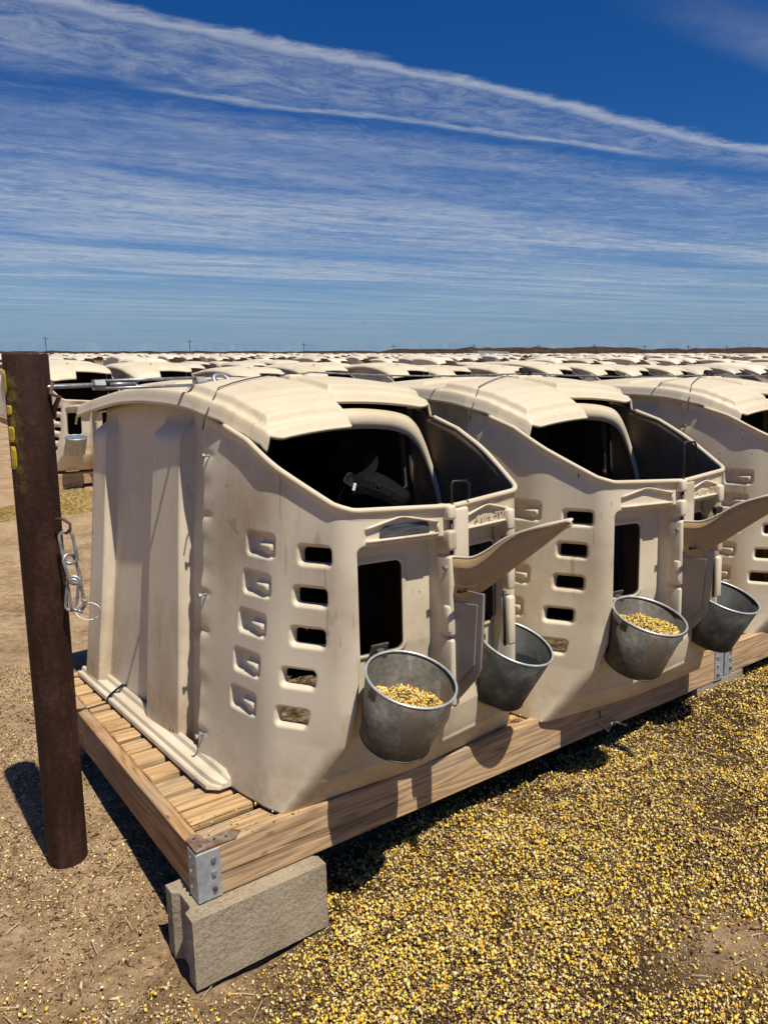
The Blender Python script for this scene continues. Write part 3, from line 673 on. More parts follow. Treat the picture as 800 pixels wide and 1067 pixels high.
    for (yy, z_) in ((-.205, .668), (-.262, .612)):
        b = MB(); b.tube([(-.040, yy, z_), (-.014, yy, z_)], .006, 8); b.build('bolt', M_STEEL if yy > -.22 else M_DARKM, root)
    # bent rod handle on the sill
    hz = .835+handle_h
    b = MB(); b.tube([(-.004+handle_dx, -.203, .775), (-.004+handle_dx, -.203, hz-.012), (.002+handle_dx, -.203, hz), (.050+handle_dx, -.205, hz-.002), (.060+handle_dx, -.205, hz-.012), (.060+handle_dx, -.207, hz-.052)], .0036, 8); b.build('rod_handle', M_DARKM, root, True)
    # bolts along the seam
    for z_ in (.984, .557, .113):
        p = H3(.030, z_, -.002); b = MB(); b.tube([p+Vector((-.020, -.004, 0)), p+Vector((.004, 0, 0))], .0042, 8); b.tube([p+Vector((-.026, -.004, 0)), p+Vector((-.018, -.004, 0))], .008, 6); b.build('seam_bolt', M_STEEL, root)
    # roof hinge blocks
    for (x0, x1) in ((-.045, .018), (.030, .100)):
        b = MB(); b.box((x0, .565, 1.200), (x1, .650, 1.238), .010, seg=2); b.build('roof_hinge', M_ROOF, root, True)
    # thin tie wire over the roof
    pts = []
    for i in range(14):
        t_ = i/13; u_ = .279+(.70-.279)*t_; v_ = .40+.20*t_
        pts.append((u_-CU, v_, float(roof_z(u_, v_))+.0065))
    pts = [(pts[0][0]-.012, pts[0][1]-.004, pts[0][2]-.040)]+[p for i, p in enumerate(pts) if i % 2 == 0 or i > 11]
    b = MB(); b.tube(pts, .0022, 6); b.build('tie_wire', M_WIRE, root, True)
    # base flange
    prof = [(.225, .012), (.223, .046), (.215, .052), (.207, .046), (.203, .032), (.195, .028), (.178, .034), (.172, .031), (.168, .017), (.163, .015), (.157, .019), (.152, .014), (.151, .0), (.225, 0)]
    b = MB(); y0, y1 = .285, 1.60; N_ = len(prof); rings = []
    for yy, shrink in ((y0-.03, .55), (y0, .93), (y0+.07, 1.0), (y0+.075, .97), (y0+.085, 1.0), (y1, 1.0)):
        rings.append([(.225-(.225-p)*shrink-CU, yy, q*shrink+.001) for p, q in prof])
    V_ = [p for r_ in rings for p in r_]; F_ = []
    for i in range(len(rings)-1):
        for k in range(N_): F_.append((i*N_+k, i*N_+(k+1) % N_, (i+1)*N_+(k+1) % N_, (i+1)*N_+k))
    F_ += [tuple(range(N_)), tuple((len(rings)-1)*N_+k for k in range(N_))[::-1]]
    b.add(V_, F_); o = b.build('base_flange', M_TRAY, root, bevel=.0018)
    b = MB(); b.tube([(.222-CU, 1.19, .050), (.214-CU, 1.19, .056), (.180-CU, 1.19, .037), (.157-CU, 1.19, .022), (.149-CU, 1.19, .0)], .0045, 6); b.build('flange_strap', M_DARKM, o, True)
    return root

H1T, H1Y = (0, 0, 0), .0281
H2T, H2Y = (1.010, -.016, -.006), -.0544
H3T, H3Y = (2.505, .021, -.007), -.050
hutch1 = make_hutch(H1T, H1Y, 'nearest tan plastic calf hutch beside the rusty post, a black calf inside', worn=True)
hutch2 = make_hutch(H2T, H2Y, 'second tan calf hutch from the post, sharing the first wooden platform', worn=False, handle_h=.135, handle_dx=.0)
hutch3 = make_hutch(H3T, H3Y, 'third tan calf hutch from the post, cut off by the right edge of the photo', worn=False)
HF1, HF2 = hframe(H1T, H1Y), hframe(H2T, H2Y)

# ------------------------------------------------------------------ wooden platforms
def make_platform(M, L, label, brL=True, brR=True, seed=0):
    random.seed(seed); root = empty('wooden_platform', M); tag(root, label, 'platform', 'wooden platforms under the hutches')
    Dp = 1.66; hb_ = .14
    def bd(name, a, b, m): q = MB(); q.box(a, b, .004, seg=1, jit=.0012); return q.build(name, m, root)
    bd('front_beam', (0, 0, -hb_), (L, .038, 0), M_WOODX)
    bd('side_beam', (0, .040, -hb_), (.038, Dp-.04, -.001), M_WOODY); bd('side_beam', (L-.038, .040, -hb_), (L, Dp-.04, -.001), M_WOODY)
    bd('back_beam', (0, Dp-.038, -hb_), (L, Dp, -.001), M_WOODX)
    bd('joist', (L/2-.02, .040, -hb_), (L/2+.02, Dp-.04, -.034), M_WOODY)
    y = .043
    while y < Dp-.12:
        wd = random.uniform(.074, .092); z1 = -.009+random.uniform(-.005, .002)
        bd('slat', (.041+random.uniform(0, .006), y, z1-.028), (L-.041-random.uniform(0, .006), y+wd, z1), M_SLAT); y += wd+random.uniform(.024, .034)
    bd('gap_light_blocker', (.036, .036, -.100), (L-.036, Dp-.036, -.090), M_BERM)  # added dark board: stops sun through the slats, keeps their gaps black
    def bracket(x, dirn):
        q = MB()
        xo = x; s_ = dirn
        q.box((min(xo-.002*s_, xo+.062*s_), -.0035, -hb_+.002), (max(xo-.002*s_, xo+.062*s_), -.0012, -.004), .0006)
        q.box((min(xo-.0035*s_, xo-.0012*s_), -.0035, -hb_+.002), (max(xo-.0035*s_, xo-.0012*s_), .055, -.006), .0006)
        o = q.build('corner_bracket', M_BRACK, root)
        for zb in (-.030, -.068, -.112):
            c = MB(); c.tube([(xo+.042*s_, -.003, zb), (xo+.042*s_, -.010, zb)], .0065, 8); c.build('bolt_head', M_STEEL if zb > -.1 else M_RUST, o)
            c = MB(); c.tube([(xo-.003*s_, .036, zb+.003), (xo-.007*s_, .036, zb+.003)], .005, 8); c.build('bolt_head', M_STEEL, o)
        return o
    if brL:
        bracket(0, 1)
        P_ = [(-.001, -.001), (-.001, .070), (.020, .085), (.040, .070), (.040, .044), (.120, .042), (.135, .024), (.110, -.001)]
        q = MB(); q.prism([(a, b) for a, b in P_], .0025, 'z', .0015); o = q.build('top_plate', M_RUSTPL, root)
        for (a, b) in ((.018, .018), (.018, .060), (.09, .018), (.06, .026)): c = MB(); c.tube([(a, b, .003), (a, b, .007)], .004, 7); c.build('screw', M_RUST, o)
    if brR: bracket(L, -1)
    return root
make_platform(FP, 2.465, 'long weathered wooden platform carrying the two nearest hutches', seed=3)
make_platform(frame((2.505, .012, 0), -.006), 2.465, 'second wooden platform, running out of the photo at the right edge', seed=7)

# ------------------------------------------------------------------ concrete blocks
def make_block(M, label):
    b = MB(); L, Wd, Hh, t_ = .39, .19, .19, .032
    V_ = []; F_ = []
    # outline with concave ends, two cores through
    outer = [(0, 0), (L, 0), (L, .045), (L-.018, .06), (L-.018, .13), (L, .145), (L, Wd), (0, Wd), (0, .145), (.018, .13), (.018, .06), (0, .045)]
    c1 = [(.05, t_), (L/2-.016, t_), (L/2-.016, Wd-t_), (.05, Wd-t_)]; c2 = [(L/2+.016, t_), (L-.05, t_), (L-.05, Wd-t_), (L/2+.016, Wd-t_)]
    bm = bmesh.new(); fs = []
    for loop in (outer,):
        vs_ = [bm.verts.new((x, y, 0)) for x, y in loop]
        for i in range(len(vs_)): bm.edges.new((vs_[i], vs_[(i+1) % len(vs_)]))
    bmesh.ops.triangle_fill(bm, use_beauty=True, edges=bm.edges[:])
    r = bmesh.ops.extrude_face_region(bm, geom=bm.faces[:]); bmesh.ops.translate(bm, verts=[e for e in r['geom'] if isinstance(e, bmesh.types.BMVert)], vec=(0, 0, -Hh))
    bmesh.ops.recalc_face_normals(bm, faces=bm.faces)
    me_ = bpy.data.meshes.new('concrete_block'); bm.to_mesh(me_); bm.free()
    o = link('concrete_block', me_, M_CONC, None, False); o.matrix_world = M
    sb = o.modifiers.new('s', 'SUBSURF'); sb.subdivision_type = 'SIMPLE'; sb.levels = 5; sb.render_levels = 5
    tx = bpy.data.textures.new('chips', 'CLOUDS'); tx.noise_scale = .016; tx.noise_depth = 3; dm = o.modifiers.new('d', 'DISPLACE'); dm.texture = tx; dm.strength = .0028; dm.mid_level = .6; dm.texture_coords = 'LOCAL'
    tag(o, label, 'concrete block', 'concrete blocks under the platforms')
make_block(frame((-.042, -.052, -.1425), 0.0), 'whole concrete block standing clear of the feed under the near platform corner')
make_block(frame((2.27, .0, -.1425), .02), 'concrete block under the bracketed joint, half buried in feed')
make_block(frame((.02, 1.30, -.1425), .03), 'concrete block in the shade under the back of the near platform')
make_block(frame((2.30, 1.30, -.1425), -.03), 'hidden concrete block under the back of the platform joint')
# a twist of wire on the front beam
b = MB(); b.tube([(1.60, -.006, -.055), (1.57, -.030, -.085), (1.60, -.045, -.120), (1.66, -.020, -.105), (1.72, -.040, -.135)], .004, 6)
o = b.build('bent_wire', M_STEEL, None, True); o.matrix_world = FP; tag(o, 'short bent wire hook hanging on the front beam below the third bucket', 'wire hook')

# ------------------------------------------------------------------ bedding on the hutch floors
def beddingf(t, b, v):
    n = t.noise(v, 30, 5, 0.75); t.set(b.inputs['Base Color'], t.ramp(n, [(0.36, (0.03, 0.018, 0.010)), (0.52, (0.12, 0.08, 0.045)), (0.66, (0.34, 0.25, 0.15))])); bump(t, b, n, 1.0, 0.02)
M_BED = mat('soiled_bedding', beddingf, 0.95, spec=0.1)
for i_, (F_, lb) in enumerate(((hframe(H1T, H1Y), 'nearest'), (hframe(H2T, H2Y), 'second'))):
    X, Y = np.meshgrid(np.linspace(-1, 1, 60), np.linspace(.07, 1.52, 90), indexing='ij'); wx = np.interp(Y, [.07, .45, 1.52], [.40, .445, .45]); X = X*wx
    Zb = .004+.050*sstep(.07, .35, Y)*fbm(X+4+i_*3, Y+3, 9.0, 43)*1.3+.012*fbm(X+9, Y+5, 40.0, 47, 2)
    o = link('bedding', npmesh('bedding', np.stack([X, Y, Zb], -1).reshape(-1, 3), gridfaces(60, 90)), M_BED); o.matrix_world = F_
    tag(o, 'dark trodden bedding on the floor inside the %s hutch' % lb, kind='stuff')

# ------------------------------------------------------------------ buckets
def make_bucket(F, u, v, z, a, b_, label, fill, seed):
    # origin = rim centre; axis tilted forward
    ax = Vector((math.sin(b_), -math.sin(a), math.cos(a))).normalized(); e1 = Vector((0, 1, 0)).cross(ax).normalized(); e2 = ax.cross(e1)
    Mx = Matrix((e1, e2, ax)).transposed().to_4x4(); h = .20; R0, Rb = .122, .095
    Mx.translation = Vector((u-CU, v, z))-ax*h
    root = empty('metal_bucket', F @ Mx); tag(root, label, 'bucket', 'galvanised buckets on the front of the hutches')
    m = MB(); m.lathe([(Rb-.004, .006), (Rb, .0), (Rb+.001, .004), (R0, h), (R0-.0015, h), (Rb-.0015, .008), (0.001, .008)], 56, False); m.V.append((0, 0, .006)); c = len(m.V)-1
    m.F += [(k, c, (k+1) % 56) for k in range(56)]
    m.build('body', M_GALVD if fill == 'water' else M_GALV, root, True)
    m = MB(); m.tube([(R0*math.cos(t_), R0*math.sin(t_), h) for t_ in np.linspace(0, 2*math.pi, 57)[:-1]], .0036, 8, closed=True); m.build('rim', M_RIM, root, True)
    m = MB(); m.tube([(Rb*1.005*math.cos(t_), Rb*1.005*math.sin(t_), .004) for t_ in np.linspace(0, 2*math.pi, 57)[:-1]], .0028, 6, closed=True); m.build('bottom_ring', M_GALV, root, True)
    m = MB(); m.box((-.012, R0-.004, h-.045), (.012, R0+.03, h-.002), .003); m.box((-.03, R0+.022, h-.05), (.03, R0+.028, h+.012), .002); m.build('hanger', M_GALV, root)
    for sx in (-1, 1):
        m = MB(); m.box((sx*(R0+.001)-.003, -.014, h-.036), (sx*(R0+.001)+.003, .014, h-.008), .002); m.build('handle_ear', M_GALV, root)
    W_ = F @ Mx
    if fill == 'feed':
        feed_in_bucket(W_, R0, Rb, h, seed, label)
    elif fill == 'water':
        m = MB(); rr = Rb+(R0-Rb)*.55; n_ = 48
        # water level is horizontal in the world
        inv = W_.inverted(); up = (inv.to_3x3() @ Vector((0, 0, 1))).normalized()
        ring = []
        for k in range(n_):
            t_ = 2*math.pi*k/n_; c_, s_ = math.cos(t_), math.sin(t_)
            lo, hi = 0.0, .198
            for _ in range(30):
                mid = (lo+hi)/2; rr = Rb+(R0-Rb)*mid/h-.002; p = Vector((rr*c_, rr*s_, mid)); 
                if (p-Vector((0, 0, .11))).dot(up) > 0: hi = mid
                else: lo = mid
            ring.append(p)
        me_ = pym('water', ring+[Vector((0, 0, .11))], [(k, (k+1) % n_, n_) for k in range(n_)]); o = link('water', me_, M_WATER); o.matrix_world = W_
        tag(o, 'dark drinking water standing in '+label.split(',')[0], kind='structure')
    return root
KC = [(1.0, 0.60, 0.04), (0.98, 0.72, 0.17), (0.90, 0.72, 0.36), (0.72, 0.55, 0.30), (0.34, 0.20, 0.09), (0.11, 0.06, 0.028), (0.035, 0.020, 0.012), (0.86, 0.44, 0.03)]
def kernels(P, size, probs, rs, flat=0.55, nrm=None):
    """one mesh of small kernel shaped lumps at points P (n,3)"""
    n = len(P)
    base = np.array([(1, 0, 0), (.25, .62, 0), (-.75, .45, 0), (-.75, -.45, 0), (.25, -.62, 0), (-.1, 0, .48), (-.1, 0, -.48)], float)
    fc = np.array([(0, 1, 5), (1, 2, 5), (2, 3, 5), (3, 4, 5), (4, 0, 5), (1, 0, 6), (2, 1, 6), (3, 2, 6), (4, 3, 6), (0, 4, 6)])
    an = rs.rand(n)*2*np.pi; tx = rs.normal(0, flat, n); ty = rs.normal(0, flat, n)
    ca, sa = np.cos(an), np.sin(an); cx_, sx_ = np.cos(tx), np.sin(tx); cy_, sy_ = np.cos(ty), np.sin(ty)
    sz = size*(.42+1.0*rs.rand(n)**1.4)
    k = rs.choice(len(KC), n, p=probs)
    stretch = np.where((k >= 3) & (rs.rand(n) < .5), 1.7, 1.0); thin = np.where((k >= 3), .55, 1.0)
    B = base[None]*np.stack([sz*stretch, sz*thin, sz*thin], -1)[:, None, :]
    x, y, z = B[..., 0], B[..., 1], B[..., 2]
    y, z = y*cx_[:, None]-z*sx_[:, None], y*sx_[:, None]+z*cx_[:, None]
    x, z = x*cy_[:, None]+z*sy_[:, None], -x*sy_[:, None]+z*cy_[:, None]
    x, y = x*ca[:, None]-y*sa[:, None], x*sa[:, None]+y*ca[:, None]
    V_ = np.stack([x, y, z], -1)+P[:, None, :]
    F_ = (fc[None]+(np.arange(n)*7)[:, None, None]).reshape(-1, 3)
    me_ = npmesh('kernels', V_.reshape(-1, 3), F_)
    col = np.array(KC)[k]*(.75+.5*rs.rand(n, 1)); col = np.clip(np.concatenate([col, np.ones((n, 1))], 1), 0, 1)
    a_ = me_.color_attributes.new('kcol', 'FLOAT_COLOR', 'POINT'); a_.data.foreach_set('color', np.repeat(col, 7, 0).astype(np.float32).ravel())
    return me_
PR_FEED = [.20, .19, .13, .12, .15, .12, .05, .04]
def feed_in_bucket(W_, R0, Rb, h, seed, label):
    rs = np.random.RandomState(seed); inv = W_.inverted(); up = np.array((inv.to_3x3() @ Vector((0, 0, 1))).normalized())
    n = 2600; r = np.sqrt(rs.rand(n))*1.0; t_ = rs.rand(n)*2*np.pi
    up2 = up*.55+np.array((0, 0, 1))*.45; lvl = .108 if seed == 1 else .145
    P = []
    for i in range(n):
        c_, s_ = math.cos(t_[i]), math.sin(t_[i]); z_ = lvl
        for _ in range(3):
            rr = (Rb+(R0-Rb)*z_/h-.004)*r[i]; x_, y_ = rr*c_, rr*s_
            z_ = lvl-(up2[0]*x_+up2[1]*y_)/up2[2]+.018*(1-r[i]**2)+.008*math.sin(x_*60)*math.sin(y_*47)
        if z_ < h-.004 and z_ > .01: P.append((x_, y_, z_+rs.rand()*.006))
    me_ = kernels(np.array(P), .0050, PR_FEED, rs, .6); o = link('bucket_feed', me_, M_GRAIN, None, False)
    # a body of feed under the top layer
    V_ = [(p[0], p[1], p[2]) for p in P]
    o.matrix_world = W_; tag(o, 'yellow corn and bran feed lying in '+label.split(',')[0], kind='stuff')
    m = MB(); ring = []; n_ = 40; V_ = []; F_ = []
    for j in range(6):
        for k in range(n_):
            rj = (j+1)/6; c_, s_ = math.cos(2*math.pi*k/n_), math.sin(2*math.pi*k/n_); z_ = lvl
            for _ in range(3):
                rr = (Rb+(R0-Rb)*z_/h-.003)*rj; x_, y_ = rr*c_, rr*s_
                z_ = lvl-(up2[0]*x_+up2[1]*y_)/up2[2]+.018*(1-rj**2)-.002
            V_.append((x_, y_, min(z_, h-.006)))
    V_.append((0, 0, lvl+.016))
    for j in range(5):
        for k in range(n_): F_.append((j*n_+k, j*n_+(k+1) % n_, (j+1)*n_+(k+1) % n_, (j+1)*n_+k))
    F_ += [(k, (k+1) % n_, len(V_)-1) for k in range(n_)]
    bed = link('feed_bed', pym('feed_bed', V_, F_), M_PILE, o)
F1, F2, F3 = HF1, HF2, hframe(H3T, H3Y)
make_bucket(F1, .512, -.257, .408, .349, .042, 'galvanised bucket of yellow feed on the nearest hutch, frontmost of all', 'feed', 1)
make_bucket(F1, 1.040, -.140, .362, .400, .100, 'dark watery bucket right of the divider on the nearest hutch, no feed in it', 'water', 2)
make_bucket(F2, .514, -.231, .400, .327, .023, 'galvanised bucket heaped with feed on the second hutch', 'feed', 3)
make_bucket(F2, 1.080, -.150, .358, .375, .050, 'dark watery bucket at the right of the second hutch, nearest the photo edge', 'water', 4)

# ------------------------------------------------------------------ calf inside the nearest hutch
def skin_mesh(pts, edges, name, m, parent, sub=2):
    me_ = bpy.data.meshes.new(name); me_.from_pydata([p[0] for p in pts], edges, [])
    o = link(name, me_, m, parent); md = o.modifiers.new('skin', 'SKIN')
    for i, p in enumerate(pts):
        sv = me_.skin_vertices[0].data[i]; r_ = p[1]; sv.radius = (r_, r_) if isinstance(r_, float) else r_
        sv.use_root = (i == 0)
    s_ = o.modifiers.new('s', 'SUBSURF'); s_.levels = sub; s_.render_levels = sub; return o
calf = empty('calf', HF1 @ Matrix.Translation((-.02+.036, .78+.055, .004))); tag(calf, 'black calf with white ear tag looking out of the nearest hutch', 'calf')
def L(u, v, z): return (u-CU+.02, v-.78, z)
pts = [(L(.70, 1.20, .52), .125), (L(.71, .98, .52), .150), (L(.72, .78, .53), .135), (L(.735, .64, .60), .095), (L(.775, .53, .68), .070), (L(.805, .42, .80), .064),
       (L(.836, .352, .838), .076), (L(.872, .300, .815), .062), (L(.908, .255, .782), .050), (L(.928, .232, .766), .046),
       (L(.62, .75, .42), .060), (L(.615, .72, .28), .035), (L(.61, .72, .12), .024), (L(.61, .70, .03), .028),
       (L(.82, .75, .42), .060), (L(.825, .72, .28), .035), (L(.83, .72, .12), .024), (L(.83, .70, .03), .028),
       (L(.62, 1.22, .40), .070), (L(.605, 1.17, .30), .042), (L(.605, 1.27, .20), .028), (L(.605, 1.24, .05), .027),
       (L(.79, 1.22, .40), .070), (L(.805, 1.17, .30), .042), (L(.805, 1.27, .20), .028), (L(.805, 1.24, .05), .027)]
ed = [(0, 1), (1, 2), (2, 3), (3, 4), (4, 5), (5, 6), (6, 7), (7, 8), (8, 9), (2, 10), (10, 11), (11, 12), (12, 13), (2, 14), (14, 15), (15, 16), (16, 17), (0, 18), (18, 19), (19, 20), (20, 21), (0, 22), (22, 23), (23, 24), (24, 25)]
skin_mesh(pts, ed, 'body', M_CALF, calf)
def ear(base, tip, wdt, nrm):
    base = Vector(base); tip = Vector(tip); ax = (tip-base); sd_ = ax.cross(Vector(nrm)).normalized(); nr = sd_.cross(ax).normalized(); V_ = []; F_ = []
    prof = [(0, .35), (.15, .75), (.4, 1.0), (.65, .9), (.85, .55), (1.0, .08)]
    for t_, w_ in prof:
        for k in (-1, -.5, 0, .5, 1): V_.append(base+ax*t_+sd_*(k*w_*wdt)+nr*(.35*wdt*(k*k)*w_))
    for i in range(5):
        for k in range(4): a = i*5+k; F_.append((a, a+1, a+6, a+5))
    me_ = pym('ear', V_, F_); o = link('ear', me_, [M_EARB, M_PINK], calf); solid(o, .007, 0, 1, 0)
    s_ = o.modifiers.new('s', 'SUBSURF'); s_.levels = 1; s_.render_levels = 2; return o
ear(L(.838, .362, .870), L(.868, .338, .958), .031, (-.5, -1, .1))
ear(L(.800, .372, .862), L(.722, .325, .862), .030, (.2, -1, .3))
b = MB(); b.box(L(.752, .312, .828), L(.764, .316, .856), .002, Matrix.Rotation(.35, 4, 'Y')); b.build('ear_tag', M_TAG, calf)
for (u_, v_) in ((.832, .274), (.905, .345)):
    b = MB(); b.lathe([(.001, -.009), (.006, -.006), (.009, 0), (.006, .006), (.001, .009)], 12, False, Matrix.Translation(L(u_, v_, .838))); b.build('eye', M_EYE, calf, True)

# ------------------------------------------------------------------ steel post, chain, turnbuckle and cable
post = empty('steel_post', loc=POST); tag(post, 'rusty dark brown pipe post at the left, flecked with yellow paint', 'post')
lean = Vector((.022, 0.0, 0)); PH = 1.587; PRr = .0585
b = MB(); b.tube([Vector((0, 0, -.1)), Vector((0, 0, 0))+lean*0, lean*.25+Vector((0, 0, PH*.25)), lean*.5+Vector((0, 0, PH*.5)), lean*.75+Vector((0, 0, PH*.75)), lean+Vector((0, 0, PH-.004)), lean+Vector((0, 0, PH))], [PRr]*5+[PRr, PRr-.003], 64)
b.build('pipe', M_POST, post, True)
vd = math.atan2(-POST.y, -POST.x)      # direction from post to camera
def arc_patch(z0, z1, a0, a1, name):
    V_ = []; F_ = []; n_ = 8; m_ = 6
    for i in range(m_):
        tz = i/(m_-1); z_ = z0+(z1-z0)*tz; sh = 1.0 if 0 < i < m_-1 else .72
        for k in range(n_):
            am = (a0+a1)/2; an = am+((a0+(a1-a0)*k/(n_-1))-am)*sh; an = vd+an; c_ = lean*(z_/PH)
            V_.append((c_.x+(PRr+.0005)*math.cos(an), (PRr+.0005)*math.sin(an), z_))
    for i in range(m_-1):
        for k in range(n_-1): a = i*n_+k; F_.append((a, a+1, a+n_+1, a+n_))
    o = link('painted_mark', pym(name, V_, F_), M_YELLOW, post); solid(o, .0004, 1); o['label'] = 'yellow painted mark'
for (y0, y1, a0, a1) in ((383, 407, 62, 100), (416, 425, 48, 74), (436, 451, 46, 74), (455, 477, 46, 72)):
    k = 1/350.0
    arc_patch(1.59-(y1-367)*k, 1.59-(y0-367)*k, rad(-a1), rad(-a0), 'mark')
# camera-side chain
def at_px(x, y, depth):   # fixed places measured on the photograph, at their true distance
    p_ = .211855; fw = Vector((0, math.cos(p_), -math.sin(p_))); up_ = Vector((0, math.sin(p_), math.cos(p_)))
    d = Vector((x-400, 0, 0))+up_*(533.5-y)+fw*774.12; return Vector((0, 0, CAMH))+d*(depth/d.y)
def link_ring(c, ax, side, L_, w_, r_):
    ax = Vector(ax).normalized(); side = (Vector(side)-ax*Vector(side).dot(ax)).normalized(); pts_ = []
    for k in range(28):
        t_ = 2*math.pi*k/28; a = math.cos(t_); s_ = math.sin(t_)
        y_ = s_*w_/2; x_ = a*w_/2+(L_/2-w_/2)*(1 if a > 0.001 else (-1 if a < -.001 else 0)); pts_.append(Vector(c)+ax*x_+side*y_)
    return pts_
chain = empty('chain', loc=at_px(66, 560, 2.05)); tag(chain, 'short galvanised chain hooked on the right side of the rusty post', 'chain')
def ploc(o, par): o.matrix_parent_inverse = par.matrix_world.inverted() if par.matrix_world != Matrix() else Matrix.Translation(-par.location)
CH = [((68, 556), (74, 585), 0), ((71, 580), (79, 606), 1), ((76, 603), (82, 634), 0)]
for i, (p0, p1, md) in enumerate(CH):
    a = at_px(*p0, 2.03); c_ = at_px(*p1, 2.03); side = Vector((1, .25, 0)) if md == 0 else Vector((.55, .85, 0))
    b = MB(); b.tube(link_ring((a+c_)/2, c_-a, side, (c_-a).length+.012, .036, .0045), .0048, 8, closed=True); o = b.build('chain_link', M_STEEL, chain, True); ploc(o, chain)
b = MB(); b.tube(link_ring(at_px(75, 620, 2.03), at_px(73, 636, 2.03)-at_px(76, 603, 2.03), (1, .2, 0), .095, .03, .004), .0045, 8, closed=True); o = b.build('chain_link', M_STEEL, chain, True); ploc(o, chain)
b = MB(); b.tube([at_px(58, 541, 2.03), at_px(66, 541, 2.03), at_px(73, 546, 2.03), at_px(73, 552, 2.03), at_px(68, 556, 2.03)], .0045, 8); o = b.build('hook', M_RUST, chain, True); ploc(o, chain)
b = MB(); b.tube([at_px(82+13*math.cos(t_)+10, 634+9*math.sin(t_)+3, 2.02+.01*math.sin(t_*2)) for t_ in np.linspace(math.pi*1.12, math.pi*2.95, 30)], .0018, 6); o = b.build('cable_loop', M_CABLE, None, True)
tag(o, 'thin white cable loop with crimps hanging from the chain', 'cable')
for (x_, y_) in ((88, 626), (83, 637)):
    c = MB(); c.tube([at_px(x_-3, y_-1.5, 2.02), at_px(x_+3, y_+1.5, 2.02)], .0042, 8); q = c.build('crimp', M_STEEL, o, True)
# overhead cable line along the row
A_ = POST+Vector((.085, .03, 1.497)); Bx = HF1 @ Vector((-.045, .608, 1.226))
dirc = (Bx-A_)
def on(t_): return A_+dirc*t_
Lc = dirc.length
tb = empty('turnbuckle', loc=on(.10)); tag(tb, 'bright steel turnbuckle stretched from the post top over the nearest roof', 'turnbuckle')
tbw = bpy.context.view_layer.update()
perp = Vector((0, 0, 1)).cross(dirc).normalized()
def addtb(name, b, m, sm=True):
    o = b.build(name, m, tb, sm); o.matrix_parent_inverse = Matrix.Translation(-on(.10)); return o
b = MB()
for s_ in (-1, 1): b.tube([on(.16)+Vector((0, 0, s_*.011)), on(.57)+Vector((0, 0, s_*.011))], .0048, 8)
addtb('body', b, M_STEEL)
for t0, t1 in ((.135, .175), (.555, .595)):
    b = MB(); b.tube([on(t0), on(t1)], .017, 6); addtb('end_nut', b, M_STEEL, False)
b = MB(); b.tube([on(.0), on(.17)], .0065, 8); b.tube([on(.56), on(.66)], .0065, 8); b.tube([on(.20), on(.30)], .006, 8); addtb('threaded_rod', b, M_STEEL)
b = MB(); b.tube(link_ring(on(.68), dirc, Vector((0, 0, 1))+perp*.8, .055, .042, .006), .0075, 8, closed=True); addtb('eye_ring', b, M_STEEL)
b = MB(); b.tube(link_ring(on(.02), dirc, perp, .12, .035, .005), .006, 8, closed=True); addtb('hook_end', b, M_STEEL)
b = MB(); b.tube([POST+lean+Vector((.035, .03, 1.52)), POST+lean+Vector((.062, .01, 1.505)), POST+Vector((.085, -.01, 1.478)), POST+Vector((.105, 0.0, 1.47)), POST+Vector((.085, .01, 1.44)), POST+Vector((.075, .02, 1.41))], .007, 8)
o = b.build('rusty_chain_end', M_RUST, None, True); tag(o, 'rusty rod hook welded near the post top, holding the turnbuckle', 'hook')
pts = [on(.72)]
hp = [HF1 @ Vector((-.045, .608, 1.226)), HF1 @ Vector((.065, .608, 1.248)), HF2 @ Vector((-.01, .608, 1.246)), HF2 @ Vector((.065, .608, 1.246)), F3 @ Vector((-.01, .608, 1.246)), F3 @ Vector((.065, .608, 1.246)), F3 @ Vector((3.2, .60, 1.24))]
for i, p in enumerate(hp):
    q = pts[-1]
    for k in range(1, 7):
        t_ = k/6; pp = q.lerp(p, t_); pp.z -= .012*math.sin(math.pi*t_)*(1 if (p-q).length > .2 else 0); pts.append(pp)
b = MB(); b.tube(pts, .0038, 6); o = b.build('steel_cable', M_WROPE, None, True); tag(o, 'long steel cable running along the hutch roofs over their hinge blocks', 'cable')
b = MB(); b.tube([p+Vector((.0, .0, .012+.006*math.sin(i))) for i, p in enumerate(pts[:8])], .0022, 6); o = b.build('loose_cable_tail', M_WIRE, None, True); tag(o, 'thin dark cable tail lying beside the main cable above the nearest roof', 'cable')
# dark clamps on the cable at the hinge blocks
for i, (F_, lb) in enumerate(((HF2, 'second'), (F3, 'third'))):
    b = MB(); b.box((.005, .590, 1.245), (.035, .625, 1.272), .005); b.box((.045, .592, 1.240), (.062, .63, 1.262), .004); o = b.build('cable_clamp', M_DARKM); o.matrix_world = F_; tag(o, 'small black clamp holding the cable on the %s hutch roof' % lb, 'clamp')

